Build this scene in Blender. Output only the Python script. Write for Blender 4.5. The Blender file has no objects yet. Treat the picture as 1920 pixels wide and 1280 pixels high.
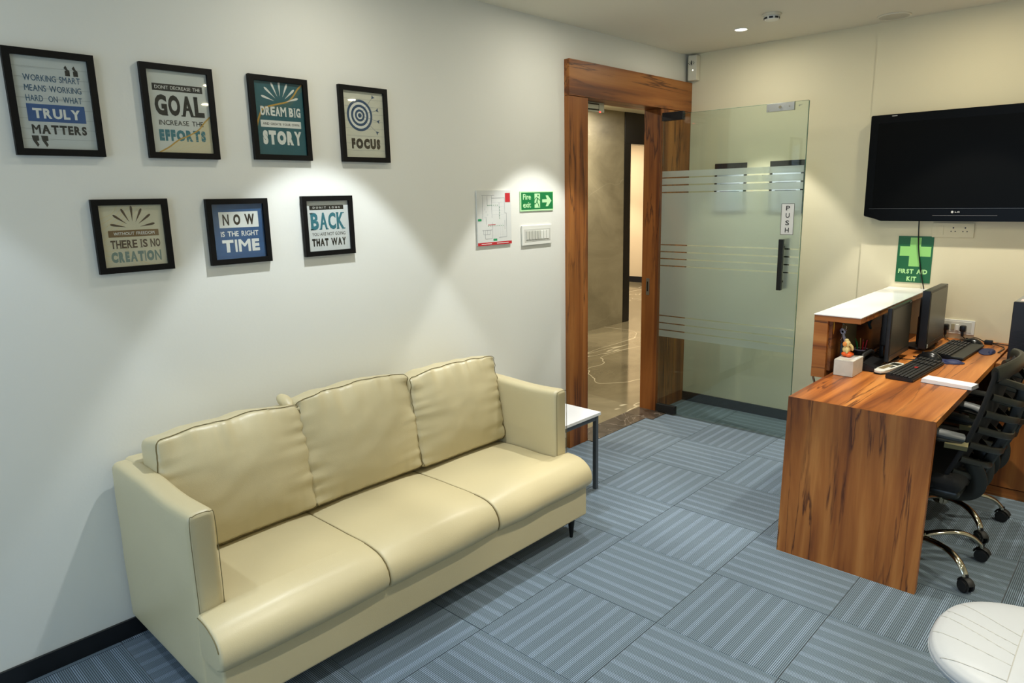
import bpy, bmesh, math, random
from mathutils import Vector, Matrix, noise
from math import sin, cos, pi, radians
random.seed(4)
SC = bpy.context.scene
COL = SC.collection

# ------------------------------------------------------------------ camera
cam_d = bpy.data.cameras.new('camera'); cam = bpy.data.objects.new('camera', cam_d); COL.objects.link(cam)
YAW, PITCH, ROLL = -0.7553, 0.20514, -0.0217
_f = Vector((sin(YAW)*cos(PITCH), cos(YAW)*cos(PITCH), -sin(PITCH)))
_r0 = Vector((cos(YAW), -sin(YAW), 0)); _u0 = _r0.cross(_f)
_r = _r0*cos(ROLL) + _u0*sin(ROLL); _u = -_r0*sin(ROLL) + _u0*cos(ROLL)
M3 = Matrix((_r, _u, -_f)).transposed()
cam.matrix_world = Matrix.Translation((1.8209, -2.2139, 1.6948)) @ M3.to_4x4()
cam_d.sensor_width = 36; cam_d.lens = 1304.94/1920*36
cam_d.clip_start = .05; cam_d.clip_end = 60
SC.camera = cam

# ------------------------------------------------------------------ world, exposure
w = bpy.data.worlds.new('world'); SC.world = w; w.use_nodes = True
w.node_tree.nodes['Background'].inputs[0].default_value = (.60, .72, .90, 1)
w.node_tree.nodes['Background'].inputs[1].default_value = .6
vs = SC.view_settings
vs.view_transform = 'Standard'; vs.look = 'None'; vs.gamma = 1; vs.exposure = 0.06
try: vs.use_curve_mapping = False
except Exception: pass

def lin(c):
    c = c/255.0
    return c/12.92 if c <= .04045 else ((c+.055)/1.055)**2.4
def rgb(r, g, b): return (lin(r), lin(g), lin(b), 1)

# ------------------------------------------------------------------ lights (added cool fill light far behind the camera; ceiling lamps are built with their fittings)
def area(name, loc, rot, sx, sy, power, col, shape='RECTANGLE', spread=pi):
    d = bpy.data.lights.new(name, 'AREA'); d.shape = shape; d.size = sx
    if shape == 'RECTANGLE': d.size_y = sy
    d.energy = power; d.color = col; d.spread = spread
    o = bpy.data.objects.new(name, d); COL.objects.link(o); o.location = loc; o.rotation_euler = rot
    return o
area('cool_fill', (.6, -4.52, 1.45), (radians(90), 0, 0), 2.9, 1.9, 42, (.52, .74, 1.0))
KEY, WIDE = 88.0, 4.4          # downlight beam and spill
ROOM_H = 2.72
LX = -.46
LAMPS = [(-.36, 2.32, .9), (LX, 1.02, 1), (LX, -.46, 1), (LX, -2.1, .35), (.95, 2.22, 1.0), (.95, .9, .9), (.95, -.5, .9), (.95, -2.1, .5),
         (2.5, 2.2, 1.0), (2.5, .7, .9), (2.5, -.9, .9), (3.7, -2.2, .8), (3.7, 1.2, .8)]

# ------------------------------------------------------------------ materials
MATS = {}
def newmat(name):
    m = bpy.data.materials.new(name); m.use_nodes = True
    nt = m.node_tree; b = nt.nodes['Principled BSDF']
    MATS[name] = m
    return m, nt, b
def mat(name, col, rough=.5, metal=0, coat=0, bump=0, bscale=200, var=0, vscale=3, spec=None, emit=None, estr=0):
    if name in MATS: return MATS[name]
    m, nt, b = newmat(name)
    c = rgb(*col)
    b.inputs['Base Color'].default_value = c; b.inputs['Roughness'].default_value = rough
    b.inputs['Metallic'].default_value = metal
    if coat: b.inputs['Coat Weight'].default_value = coat; b.inputs['Coat Roughness'].default_value = .12
    if spec is not None: b.inputs['Specular IOR Level'].default_value = spec
    if emit: b.inputs['Emission Color'].default_value = rgb(*emit); b.inputs['Emission Strength'].default_value = estr
    tc = nt.nodes.new('ShaderNodeTexCoord')
    n = nt.nodes.new('ShaderNodeTexNoise'); n.inputs['Scale'].default_value = vscale; n.inputs['Detail'].default_value = 4
    nt.links.new(tc.outputs['Object'], n.inputs['Vector'])
    v = var or .04
    mr = nt.nodes.new('ShaderNodeMapRange'); mr.inputs[3].default_value = 1-v; mr.inputs[4].default_value = 1+v
    nt.links.new(n.outputs['Fac'], mr.inputs[0])
    mx = nt.nodes.new('ShaderNodeMix'); mx.data_type = 'RGBA'; mx.blend_type = 'MULTIPLY'; mx.inputs[0].default_value = 1
    mx.inputs[6].default_value = c
    nt.links.new(mr.outputs[0], mx.inputs[7]); nt.links.new(mx.outputs[2], b.inputs['Base Color'])
    if bump:
        n2 = nt.nodes.new('ShaderNodeTexNoise'); n2.inputs['Scale'].default_value = bscale; n2.inputs['Detail'].default_value = 3
        nt.links.new(tc.outputs['Object'], n2.inputs['Vector'])
        bp = nt.nodes.new('ShaderNodeBump'); bp.inputs['Strength'].default_value = bump; bp.inputs['Distance'].default_value = .002
        nt.links.new(n2.outputs['Fac'], bp.inputs['Height']); nt.links.new(bp.outputs[0], b.inputs['Normal'])
    return m
def ramp(nt, src, stops):
    r = nt.nodes.new('ShaderNodeValToRGB'); e = r.color_ramp.elements
    while len(e) > 1: e.remove(e[-1])
    e[0].position = stops[0][0]; e[0].color = rgb(*stops[0][1])
    for p, c in stops[1:]:
        x = e.new(p); x.color = rgb(*c)
    nt.links.new(src, r.inputs[0]); return r
def wood(name, axis, tone=1.0, seed=0, rough=.42):
    if name in MATS: return MATS[name]
    m, nt, b = newmat(name)
    tc = nt.nodes.new('ShaderNodeTexCoord')
    def mp(across, along):
        q = nt.nodes.new('ShaderNodeMapping'); s = [across]*3; s['XYZ'.index(axis)] = along
        q.inputs['Scale'].default_value = s; q.inputs['Location'].default_value = (seed*1.7, seed*2.3, seed*.9)
        nt.links.new(tc.outputs['Object'], q.inputs[0]); return q
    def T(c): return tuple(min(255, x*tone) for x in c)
    n1 = nt.nodes.new('ShaderNodeTexNoise'); n1.inputs['Scale'].default_value = 1; n1.inputs['Detail'].default_value = 5; n1.inputs['Roughness'].default_value = .55; n1.inputs['Distortion'].default_value = .5
    nt.links.new(mp(10, .5).outputs[0], n1.inputs['Vector'])
    base = ramp(nt, n1.outputs['Fac'], [(.34, T((104, 56, 27))), (.44, T((143, 83, 37))), (.55, T((165, 102, 48))), (.66, T((184, 122, 63)))])
    n2 = nt.nodes.new('ShaderNodeTexNoise'); n2.inputs['Scale'].default_value = 1; n2.inputs['Detail'].default_value = 7; n2.inputs['Roughness'].default_value = .55; n2.inputs['Distortion'].default_value = .35
    nt.links.new(mp(7.5, .42).outputs[0], n2.inputs['Vector'])
    st = nt.nodes.new('ShaderNodeValToRGB'); e = st.color_ramp.elements
    e[0].position = .474; e[0].color = (0, 0, 0, 1); e[1].position = .5; e[1].color = (.95, .95, .95, 1); x = e.new(.510); x.color = (0, 0, 0, 1)
    nt.links.new(n2.outputs['Fac'], st.inputs[0])
    n4 = nt.nodes.new('ShaderNodeTexNoise'); n4.inputs['Scale'].default_value = 1; n4.inputs['Detail'].default_value = 2
    nt.links.new(mp(4, 1.3).outputs[0], n4.inputs['Vector'])
    gate = nt.nodes.new('ShaderNodeMapRange'); gate.inputs[1].default_value = .38; gate.inputs[2].default_value = .50
    nt.links.new(n4.outputs['Fac'], gate.inputs[0])
    mu = nt.nodes.new('ShaderNodeMath'); mu.operation = 'MULTIPLY'; nt.links.new(st.outputs[0], mu.inputs[0]); nt.links.new(gate.outputs[0], mu.inputs[1])
    mx = nt.nodes.new('ShaderNodeMix'); mx.data_type = 'RGBA'; nt.links.new(mu.outputs[0], mx.inputs[0]); nt.links.new(base.outputs[0], mx.inputs[6]); mx.inputs[7].default_value = rgb(*T((74, 38, 22)))
    n3 = nt.nodes.new('ShaderNodeTexNoise'); n3.inputs['Scale'].default_value = 1; n3.inputs['Detail'].default_value = 3
    nt.links.new(mp(160, 5).outputs[0], n3.inputs['Vector'])
    mr = nt.nodes.new('ShaderNodeMapRange'); mr.inputs[3].default_value = .88; mr.inputs[4].default_value = 1.10; nt.links.new(n3.outputs['Fac'], mr.inputs[0])
    m2 = nt.nodes.new('ShaderNodeMix'); m2.data_type = 'RGBA'; m2.blend_type = 'MULTIPLY'; m2.inputs[0].default_value = 1
    nt.links.new(mx.outputs[2], m2.inputs[6]); nt.links.new(mr.outputs[0], m2.inputs[7])
    nt.links.new(m2.outputs[2], b.inputs['Base Color'])
    b.inputs['Roughness'].default_value = rough; b.inputs['Specular IOR Level'].default_value = .35
    return m
def marble(name, c0, c1, vein, scale, rough, seed=0, veinw=.012):
    m, nt, b = newmat(name)
    tc = nt.nodes.new('ShaderNodeTexCoord')
    q = nt.nodes.new('ShaderNodeMapping'); q.inputs['Location'].default_value = (seed, seed*2, 0); q.inputs['Scale'].default_value = (scale, scale*.6, scale)
    q.inputs['Rotation'].default_value = (0, 0, .5)
    nt.links.new(tc.outputs['Object'], q.inputs[0])
    n = nt.nodes.new('ShaderNodeTexNoise'); n.inputs['Scale'].default_value = 1.2; n.inputs['Detail'].default_value = 9; n.inputs['Roughness'].default_value = .62; n.inputs['Distortion'].default_value = 1.2
    nt.links.new(q.outputs[0], n.inputs['Vector'])
    base = ramp(nt, n.outputs['Fac'], [(.3, c0), (.7, c1)])
    n2 = nt.nodes.new('ShaderNodeTexNoise'); n2.inputs['Scale'].default_value = .55; n2.inputs['Detail'].default_value = 4; n2.inputs['Distortion'].default_value = .8
    nt.links.new(q.outputs[0], n2.inputs['Vector'])
    st = nt.nodes.new('ShaderNodeValToRGB'); e = st.color_ramp.elements
    e[0].position = .5-veinw; e[0].color = (0, 0, 0, 1); e[1].position = .5; e[1].color = (1, 1, 1, 1); x = e.new(.5+veinw); x.color = (0, 0, 0, 1)
    nt.links.new(n2.outputs['Fac'], st.inputs[0])
    mx = nt.nodes.new('ShaderNodeMix'); mx.data_type = 'RGBA'; nt.links.new(st.outputs[0], mx.inputs[0]); nt.links.new(base.outputs[0], mx.inputs[6]); mx.inputs[7].default_value = rgb(*vein)
    nt.links.new(mx.outputs[2], b.inputs['Base Color']); b.inputs['Roughness'].default_value = rough
    return m
def carpet_mat():
    m, nt, b = newmat('carpet')
    tc = nt.nodes.new('ShaderNodeTexCoord'); sp = nt.nodes.new('ShaderNodeSeparateXYZ'); nt.links.new(tc.outputs['Object'], sp.inputs[0])
    oi = nt.nodes.new('ShaderNodeObjectInfo')
    def mth(op, a, b_=None, c=None):
        n = nt.nodes.new('ShaderNodeMath'); n.operation = op
        for i, v in enumerate((a, b_, c)):
            if v is None: continue
            if isinstance(v, (int, float)): n.inputs[i].default_value = v
            else: nt.links.new(v, n.inputs[i])
        return n.outputs[0]
    x = sp.outputs[0]
    xo = mth('ADD', x, 10.0)
    fine = mth('FRACT', mth('DIVIDE', xo, .0068))
    line = mth('SMOOTH_MIN', mth('GREATER_THAN', fine, .48), 1.0, 0.0)
    grp = mth('FRACT', mth('DIVIDE', xo, .0680))
    bright = mth('LESS_THAN', grp, .38)
    n = nt.nodes.new('ShaderNodeTexNoise'); n.inputs['Scale'].default_value = 260; n.inputs['Detail'].default_value = 2
    nt.links.new(tc.outputs['Object'], n.inputs['Vector'])
    ln = nt.nodes.new('ShaderNodeTexNoise'); ln.inputs['Scale'].default_value = 1; ln.inputs['Detail'].default_value = 2
    q = nt.nodes.new('ShaderNodeMapping'); q.inputs['Scale'].default_value = (75, 1.2, 1); nt.links.new(tc.outputs['Object'], q.inputs[0]); nt.links.new(q.outputs[0], ln.inputs['Vector'])
    def mixc(f, a, c):
        k = nt.nodes.new('ShaderNodeMix'); k.data_type = 'RGBA'; nt.links.new(f, k.inputs[0])
        for i, v in ((6, a), (7, c)):
            if isinstance(v, tuple): k.inputs[i].default_value = v
            else: nt.links.new(v, k.inputs[i])
        return k.outputs[2]
    lc = mixc(bright, rgb(107, 126, 139), rgb(132, 152, 170))
    dc = mixc(bright, rgb(46, 57, 69), rgb(42, 52, 66))
    col = mixc(line, dc, lc)
    f1 = nt.nodes.new('ShaderNodeMapRange'); f1.inputs[3].default_value = .72; f1.inputs[4].default_value = 1.28; nt.links.new(n.outputs['Fac'], f1.inputs[0])
    f2 = nt.nodes.new('ShaderNodeMapRange'); f2.inputs[3].default_value = .82; f2.inputs[4].default_value = 1.18; nt.links.new(ln.outputs['Fac'], f2.inputs[0])
    f3 = nt.nodes.new('ShaderNodeMapRange'); f3.inputs[3].default_value = .93; f3.inputs[4].default_value = 1.07; nt.links.new(oi.outputs['Random'], f3.inputs[0])
    ff = mth('MULTIPLY', mth('MULTIPLY', f1.outputs[0], f2.outputs[0]), f3.outputs[0])
    k = nt.nodes.new('ShaderNodeMix'); k.data_type = 'RGBA'; k.blend_type = 'MULTIPLY'; k.inputs[0].default_value = 1
    nt.links.new(col, k.inputs[6]); nt.links.new(ff, k.inputs[7]); nt.links.new(k.outputs[2], b.inputs['Base Color'])
    b.inputs['Roughness'].default_value = .85; b.inputs['Sheen Weight'].default_value = .3; b.inputs['Specular IOR Level'].default_value = .25
    bp = nt.nodes.new('ShaderNodeBump'); bp.inputs['Strength'].default_value = .35; bp.inputs['Distance'].default_value = .002
    nt.links.new(line, bp.inputs['Height']); nt.links.new(bp.outputs[0], b.inputs['Normal'])
    return m
def schlick(nt, f0=.04):
    lw = nt.nodes.new('ShaderNodeLayerWeight'); lw.inputs[0].default_value = .5
    p = nt.nodes.new('ShaderNodeMath'); p.operation = 'POWER'; p.inputs[1].default_value = 5; nt.links.new(lw.outputs['Facing'], p.inputs[0])
    q = nt.nodes.new('ShaderNodeMath'); q.operation = 'MULTIPLY_ADD'; q.inputs[1].default_value = 1-f0; q.inputs[2].default_value = f0; nt.links.new(p.outputs[0], q.inputs[0])
    return q
def glassmat(name, tint, refl=1.0, rough=0.0):
    m = bpy.data.materials.new(name); m.use_nodes = True; nt = m.node_tree; nt.nodes.clear(); MATS[name] = m
    o = nt.nodes.new('ShaderNodeOutputMaterial'); t = nt.nodes.new('ShaderNodeBsdfTransparent'); g = nt.nodes.new('ShaderNodeBsdfGlossy')
    t.inputs[0].default_value = tint; g.inputs['Roughness'].default_value = rough; g.inputs[0].default_value = (refl, refl, refl, 1)
    fr = schlick(nt, .045); mx = nt.nodes.new('ShaderNodeMixShader')
    nt.links.new(fr.outputs[0], mx.inputs[0]); nt.links.new(t.outputs[0], mx.inputs[1]); nt.links.new(g.outputs[0], mx.inputs[2]); nt.links.new(mx.outputs[0], o.inputs[0])
    return m
def frostmat():
    m = bpy.data.materials.new('frosted_film'); m.use_nodes = True; nt = m.node_tree; nt.nodes.clear()
    o = nt.nodes.new('ShaderNodeOutputMaterial')
    t = nt.nodes.new('ShaderNodeBsdfTransparent'); t.inputs[0].default_value = (.90, .93, .91, 1)
    r = nt.nodes.new('ShaderNodeBsdfRefraction'); r.inputs['Roughness'].default_value = .30; r.inputs['IOR'].default_value = 1.3; r.inputs[0].default_value = (.90, .94, .92, 1)
    d = nt.nodes.new('ShaderNodeBsdfDiffuse'); d.inputs[0].default_value = rgb(226, 236, 230)
    tr = nt.nodes.new('ShaderNodeBsdfTranslucent'); tr.inputs[0].default_value = rgb(236, 244, 240)
    g = nt.nodes.new('ShaderNodeBsdfGlossy'); g.inputs['Roughness'].default_value = .12; g.inputs[0].default_value = (1, 1, 1, 1)
    def mix(f, a, b_):
        x = nt.nodes.new('ShaderNodeMixShader')
        if isinstance(f, float): x.inputs[0].default_value = f
        else: nt.links.new(f, x.inputs[0])
        nt.links.new(a, x.inputs[1]); nt.links.new(b_, x.inputs[2]); return x.outputs[0]
    s = mix(.72, t.outputs[0], r.outputs[0])
    dd = mix(.5, d.outputs[0], tr.outputs[0])
    s = mix(.33, s, dd)
    fr = schlick(nt, .04)
    nt.links.new(mix(fr.outputs[0], s, g.outputs[0]), o.inputs[0])
    return m

WALL = mat('wall_paint', (227, 227, 219), .75, bump=.12, bscale=90, var=.012, vscale=2)
WALLC = mat('wall_paint_warm_lit', (226, 217, 186), .75, bump=.12, bscale=90, var=.012, vscale=2)  # yellow of the warm ambient light mixed into the back wall's colour
CEIL = mat('ceiling_paint', (226, 221, 204), .85, var=.01)
BLACKB = mat('black_skirting', (14, 15, 18), .35, coat=.2)
LEATHER = mat('cream_leather', (198, 185, 146), .40, bump=.25, bscale=420, var=.03, vscale=5)
LEATHER.node_tree.nodes['Principled BSDF'].inputs['Coat Weight'].default_value = .15
LEATHER.node_tree.nodes['Principled BSDF'].inputs['Coat Roughness'].default_value = .3
SEAM = mat('seam_thread', (112, 100, 62), .7)
BLACK = mat('black_plastic', (14, 14, 15), .38)
BLACKM = mat('matte_black', (17, 17, 18), .6)
SATIN = mat('satin_black_metal', (12, 12, 12), .3, metal=.3)
CHROME = mat('chrome', (206, 198, 180), .10, metal=1)
STEEL = mat('brushed_steel', (176, 178, 176), .32, metal=1)
WHITEP = mat('white_plastic', (228, 228, 220), .35)
IVORY = mat('ivory_plastic', (222, 216, 196), .4)
WHITEL = mat('white_laminate', (236, 238, 240), .22, coat=.3)
GREYM = mat('grey_metal', (92, 100, 108), .4, metal=.4)
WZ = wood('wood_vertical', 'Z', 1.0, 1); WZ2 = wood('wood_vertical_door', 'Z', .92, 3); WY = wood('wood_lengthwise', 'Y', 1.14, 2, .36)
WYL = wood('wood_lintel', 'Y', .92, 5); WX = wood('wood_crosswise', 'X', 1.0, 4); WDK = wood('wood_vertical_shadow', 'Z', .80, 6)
CARPET = carpet_mat()
GLASS = glassmat('clear_glass', (.885, .94, .915, 1)); PICGLASS = glassmat('picture_glass', (.97, .98, .97, 1), .8, .02)
FROST = frostmat()
MFLOOR = marble('corridor_marble', (98, 90, 70), (142, 132, 106), (205, 196, 168), 1.1, .09, 3.4, .0035)
MWALL = marble('corridor_wall_stone', (118, 112, 92), (150, 143, 120), (150, 144, 122), 1.6, .32, 5, .004)
MDARK = marble('threshold_stone', (40, 34, 28), (84, 75, 66), (120, 110, 100), 9, .25, 1, .01)
INK = mat('ink_black', (22, 20, 20), .5); INKW = mat('ink_white', (232, 232, 228), .5)

# ------------------------------------------------------------------ mesh helpers
def box(bm, x0, x1, y0, y1, z0, z1, bev=0, seg=2):
    vs_ = [bm.verts.new(p) for p in ((x0,y0,z0),(x1,y0,z0),(x1,y1,z0),(x0,y1,z0),(x0,y0,z1),(x1,y0,z1),(x1,y1,z1),(x0,y1,z1))]
    fs = [bm.faces.new([vs_[i] for i in f]) for f in ((3,2,1,0),(4,5,6,7),(0,1,5,4),(1,2,6,5),(2,3,7,6),(3,0,4,7))]
    if bev:
        es = {e for f in fs for e in f.edges}
        bmesh.ops.bevel(bm, geom=list(es), offset=bev, segments=seg, affect='EDGES', profile=.5)
    return vs_
def prism(bm, poly, z0, z1, bev=0):
    a = [bm.verts.new((x, y, z0)) for x, y in poly]; b = [bm.verts.new((x, y, z1)) for x, y in poly]
    n = len(poly); fs = [bm.faces.new(a[::-1]), bm.faces.new(b)]
    for i in range(n): fs.append(bm.faces.new((a[i], a[(i+1) % n], b[(i+1) % n], b[i])))
    if bev: bmesh.ops.bevel(bm, geom=list({e for f in fs for e in f.edges}), offset=bev, segments=2, affect='EDGES', profile=.5)
def hexa(bm, pts):
    v = [bm.verts.new(p) for p in pts]
    for f in ((3,2,1,0),(4,5,6,7),(0,1,5,4),(1,2,6,5),(2,3,7,6),(3,0,4,7)): bm.faces.new([v[i] for i in f])
def cyl(bm, c, r, h, axis='Z', seg=24, r2=None, bev=0):
    m = {'Z': Matrix(), 'X': Matrix.Rotation(pi/2, 4, 'Y'), 'Y': Matrix.Rotation(-pi/2, 4, 'X')}[axis]
    res = bmesh.ops.create_cone(bm, cap_ends=True, segments=seg, radius1=r, radius2=r if r2 is None else r2, depth=h, matrix=Matrix.Translation(c) @ m)
    if bev:
        es = {e for v in res['verts'] for e in v.link_edges if len(e.link_faces) == 2 and e.calc_face_angle() > 1}
        bmesh.ops.bevel(bm, geom=list(es), offset=bev, segments=2, affect='EDGES')
def ball(bm, c, s, seg=16, ring=10, rot=None):
    s = (s,)*3 if isinstance(s, (int, float)) else s
    mm = Matrix.Translation(c) @ (rot or Matrix()) @ Matrix.Diagonal((*s, 1))
    bmesh.ops.create_uvsphere(bm, u_segments=seg, v_segments=ring, radius=1, matrix=mm)
def smooth_path(pts, n=6, closed=False):
    P = [Vector(p) for p in pts]; out = []; N = len(P)
    rng = range(N if closed else N-1)
    for i in rng:
        if closed: a, b, c, d = P[(i-1) % N], P[i], P[(i+1) % N], P[(i+2) % N]
        else: a, b, c, d = P[max(i-1, 0)], P[i], P[i+1], P[min(i+2, N-1)]
        for k in range(n):
            t = k/n
            out.append(.5*((2*b)+(c-a)*t+(2*a-5*b+4*c-d)*t*t+(3*b-a-3*c+d)*t**3))
    if not closed: out.append(P[-1])
    return out
def tube(bm, pts, r, seg=8, closed=False, flat=None, up=None):
    """r: number or list; flat=(a,b) scales the section, 'up' fixes its orientation"""
    P = [Vector(p) for p in pts]; N = len(P); rings = []
    nrm = None
    for i, p in enumerate(P):
        t = (P[(i+1) % N]-P[i-1]) if closed else (P[min(i+1, N-1)]-P[max(i-1, 0)])
        if t.length < 1e-9: t = Vector((0, 0, 1))
        t.normalize()
        if up is not None:
            b = t.cross(Vector(up)); b.normalize(); a = b.cross(t)
        else:
            if nrm is None:
                nrm = t.orthogonal().normalized()
            nrm = (nrm - t*nrm.dot(t)); nrm = nrm.normalized() if nrm.length > 1e-6 else t.orthogonal().normalized()
            a = nrm; b = t.cross(a)
        rr = r[i] if isinstance(r, (list, tuple)) else r
        fa, fb = flat or (1, 1)
        rings.append([bm.verts.new(p + a*cos(2*pi*k/seg)*rr*fa + b*sin(2*pi*k/seg)*rr*fb) for k in range(seg)])
    for i in range(N if closed else N-1):
        A, B = rings[i], rings[(i+1) % N]
        for k in range(seg): bm.faces.new((A[k], A[(k+1) % seg], B[(k+1) % seg], B[k]))
    if not closed:
        bm.faces.new(rings[0][::-1]); bm.faces.new(rings[-1])
def rounded_box(bm, half, r, n, fn):
    """cube grid n per side rounded to radius r, each vertex passed through fn(Vector)"""
    hx, hy, hz = half; cache = {}
    def vert(p):
        key = tuple(round(c, 5) for c in p)
        if key in cache: return cache[key]
        P = Vector((p[0]*hx, p[1]*hy, p[2]*hz))
        q = Vector((max(-hx+r, min(hx-r, P.x)), max(-hy+r, min(hy-r, P.y)), max(-hz+r, min(hz-r, P.z))))
        d = P-q
        if d.length > 1e-9: P = q + d.normalized()*r
        v = bm.verts.new(fn(P)); cache[key] = v; return v
    nn = n if isinstance(n, (tuple, list)) else (n, n, n)
    def coords(m, h):     # denser samples near the rounded rims
        c = [-1 + 2*i/m for i in range(m+1)]
        e = 1-r/h
        extra = [1-(1-e)*k/3 for k in (0, 1, 2, 3)]
        c = [x for x in c if abs(x) < e-.5*(2/m)] + extra + [-x for x in extra]
        return sorted(set(round(x, 6) for x in c))
    cs = [coords(nn[0], hx), coords(nn[1], hy), coords(nn[2], hz)]
    for ax in range(3):
        a, b = [i for i in range(3) if i != ax]
        for s in (-1, 1):
            for i in range(len(cs[a])-1):
                for j in range(len(cs[b])-1):
                    q = []
                    for (ii, jj) in ((i, j), (i+1, j), (i+1, j+1), (i, j+1)):
                        p = [0, 0, 0]; p[ax] = s; p[a] = cs[a][ii]; p[b] = cs[b][jj]; q.append(vert(p))
                    if len(set(q)) < 3: continue
                    try: bm.faces.new(q)
                    except ValueError: pass
    bmesh.ops.recalc_face_normals(bm, faces=bm.faces[:])

OFF = {}     # world origin of each root, so parts can be written in room coordinates
def finish(name, bm, m, parent=None, world=True, smooth=True, ang=35, kind=None, label=None, recalc=True):
    if recalc: bmesh.ops.recalc_face_normals(bm, faces=bm.faces[:])
    top = parent
    while top is not None and top.parent is not None: top = top.parent
    if parent is not None and world and top.name in OFF: bmesh.ops.translate(bm, verts=bm.verts[:], vec=-OFF[top.name])
    me = bpy.data.meshes.new(name); bm.to_mesh(me); bm.free()
    if m: me.materials.append(m)
    if smooth:
        for p in me.polygons: p.use_smooth = True
        try: me.set_sharp_from_angle(angle=radians(ang))
        except Exception: pass
    o = bpy.data.objects.new(name, me); COL.objects.link(o)
    if smooth and len(me.polygons) < 1500:
        wn = o.modifiers.new('weighted_normals', 'WEIGHTED_NORMAL'); wn.keep_sharp = True; wn.weight = 80
    if parent is not None: o.parent = parent
    if kind: o['kind'] = kind
    if label: o['label'] = label
    return o
def thing(name, label, cat, loc=(0, 0, 0), rz=0, group=None):
    o = bpy.data.objects.new(name, None); COL.objects.link(o); o.location = loc; o.rotation_euler = (0, 0, rz); o.empty_display_size = .05
    o['label'] = label; o['category'] = cat
    if group: o['group'] = group
    OFF[o.name] = Vector(loc); return o
def tag(o, label, cat, group=None):
    o['label'] = label; o['category'] = cat
    if group: o['group'] = group
    return o
def bx(name, m, parent, x0, x1, y0, y1, z0, z1, bev=0, **k):
    bm = bmesh.new(); box(bm, x0, x1, y0, y1, z0, z1, bev); return finish(name, bm, m, parent, **k)
def struct(name, m, boxes, bev=0, parent=None):
    bm = bmesh.new()
    for b in boxes: box(bm, *b, bev)
    o = finish(name, bm, m, parent)
    if parent is None: o['kind'] = 'structure'
    return o
def top_one(name, bm, m, label, cat, group=None, loc=None, **k):
    """a thing that is one mesh, with its origin at loc"""
    if loc is not None: bmesh.ops.translate(bm, verts=bm.verts[:], vec=-Vector(loc))
    o = finish(name, bm, m, None, **k)
    if loc is not None: o.location = loc
    return tag(o, label, cat, group)

# ------------------------------------------------------------------ text and flat print
def glyph_mesh(body, bold=0.0):
    c = bpy.data.curves.new('t', 'FONT'); c.body = body; c.size = 1; c.offset = bold; c.resolution_u = 3; c.fill_mode = 'FRONT'
    o = bpy.data.objects.new('t', c); COL.objects.link(o)
    dg = bpy.context.evaluated_depsgraph_get(); me = bpy.data.meshes.new_from_object(o.evaluated_get(dg))
    vs_ = [v.co.copy() for v in me.vertices]; fs = [tuple(p.vertices) for p in me.polygons]
    bpy.data.objects.remove(o); bpy.data.curves.remove(c); bpy.data.meshes.remove(me)
    return vs_, fs
SERIF = {'A': ((.08, 0), (.92, 0)), 'L': ((.2, 1),), 'D': ((.12, 0), (.12, 1)), 'R': ((.12, 0), (.12, 1), (.92, 0)), 'E': ((.1, 0), (.1, 1)),
         'M': ((.1, 0), (.9, 0), (.1, 1), (.9, 1)), 'B': ((.1, 0), (.1, 1)), 'I': ((.5, 0), (.5, 1)), 'K': ((.12, 0), (.12, 1), (.92, 0), (.86, 1)),
         'T': ((.5, 0),), 'H': ((.12, 0), (.12, 1), (.88, 0), (.88, 1)), 'N': ((.12, 0), (.12, 1), (.88, 1)), 'G': ((.85, 0),)}
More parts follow.
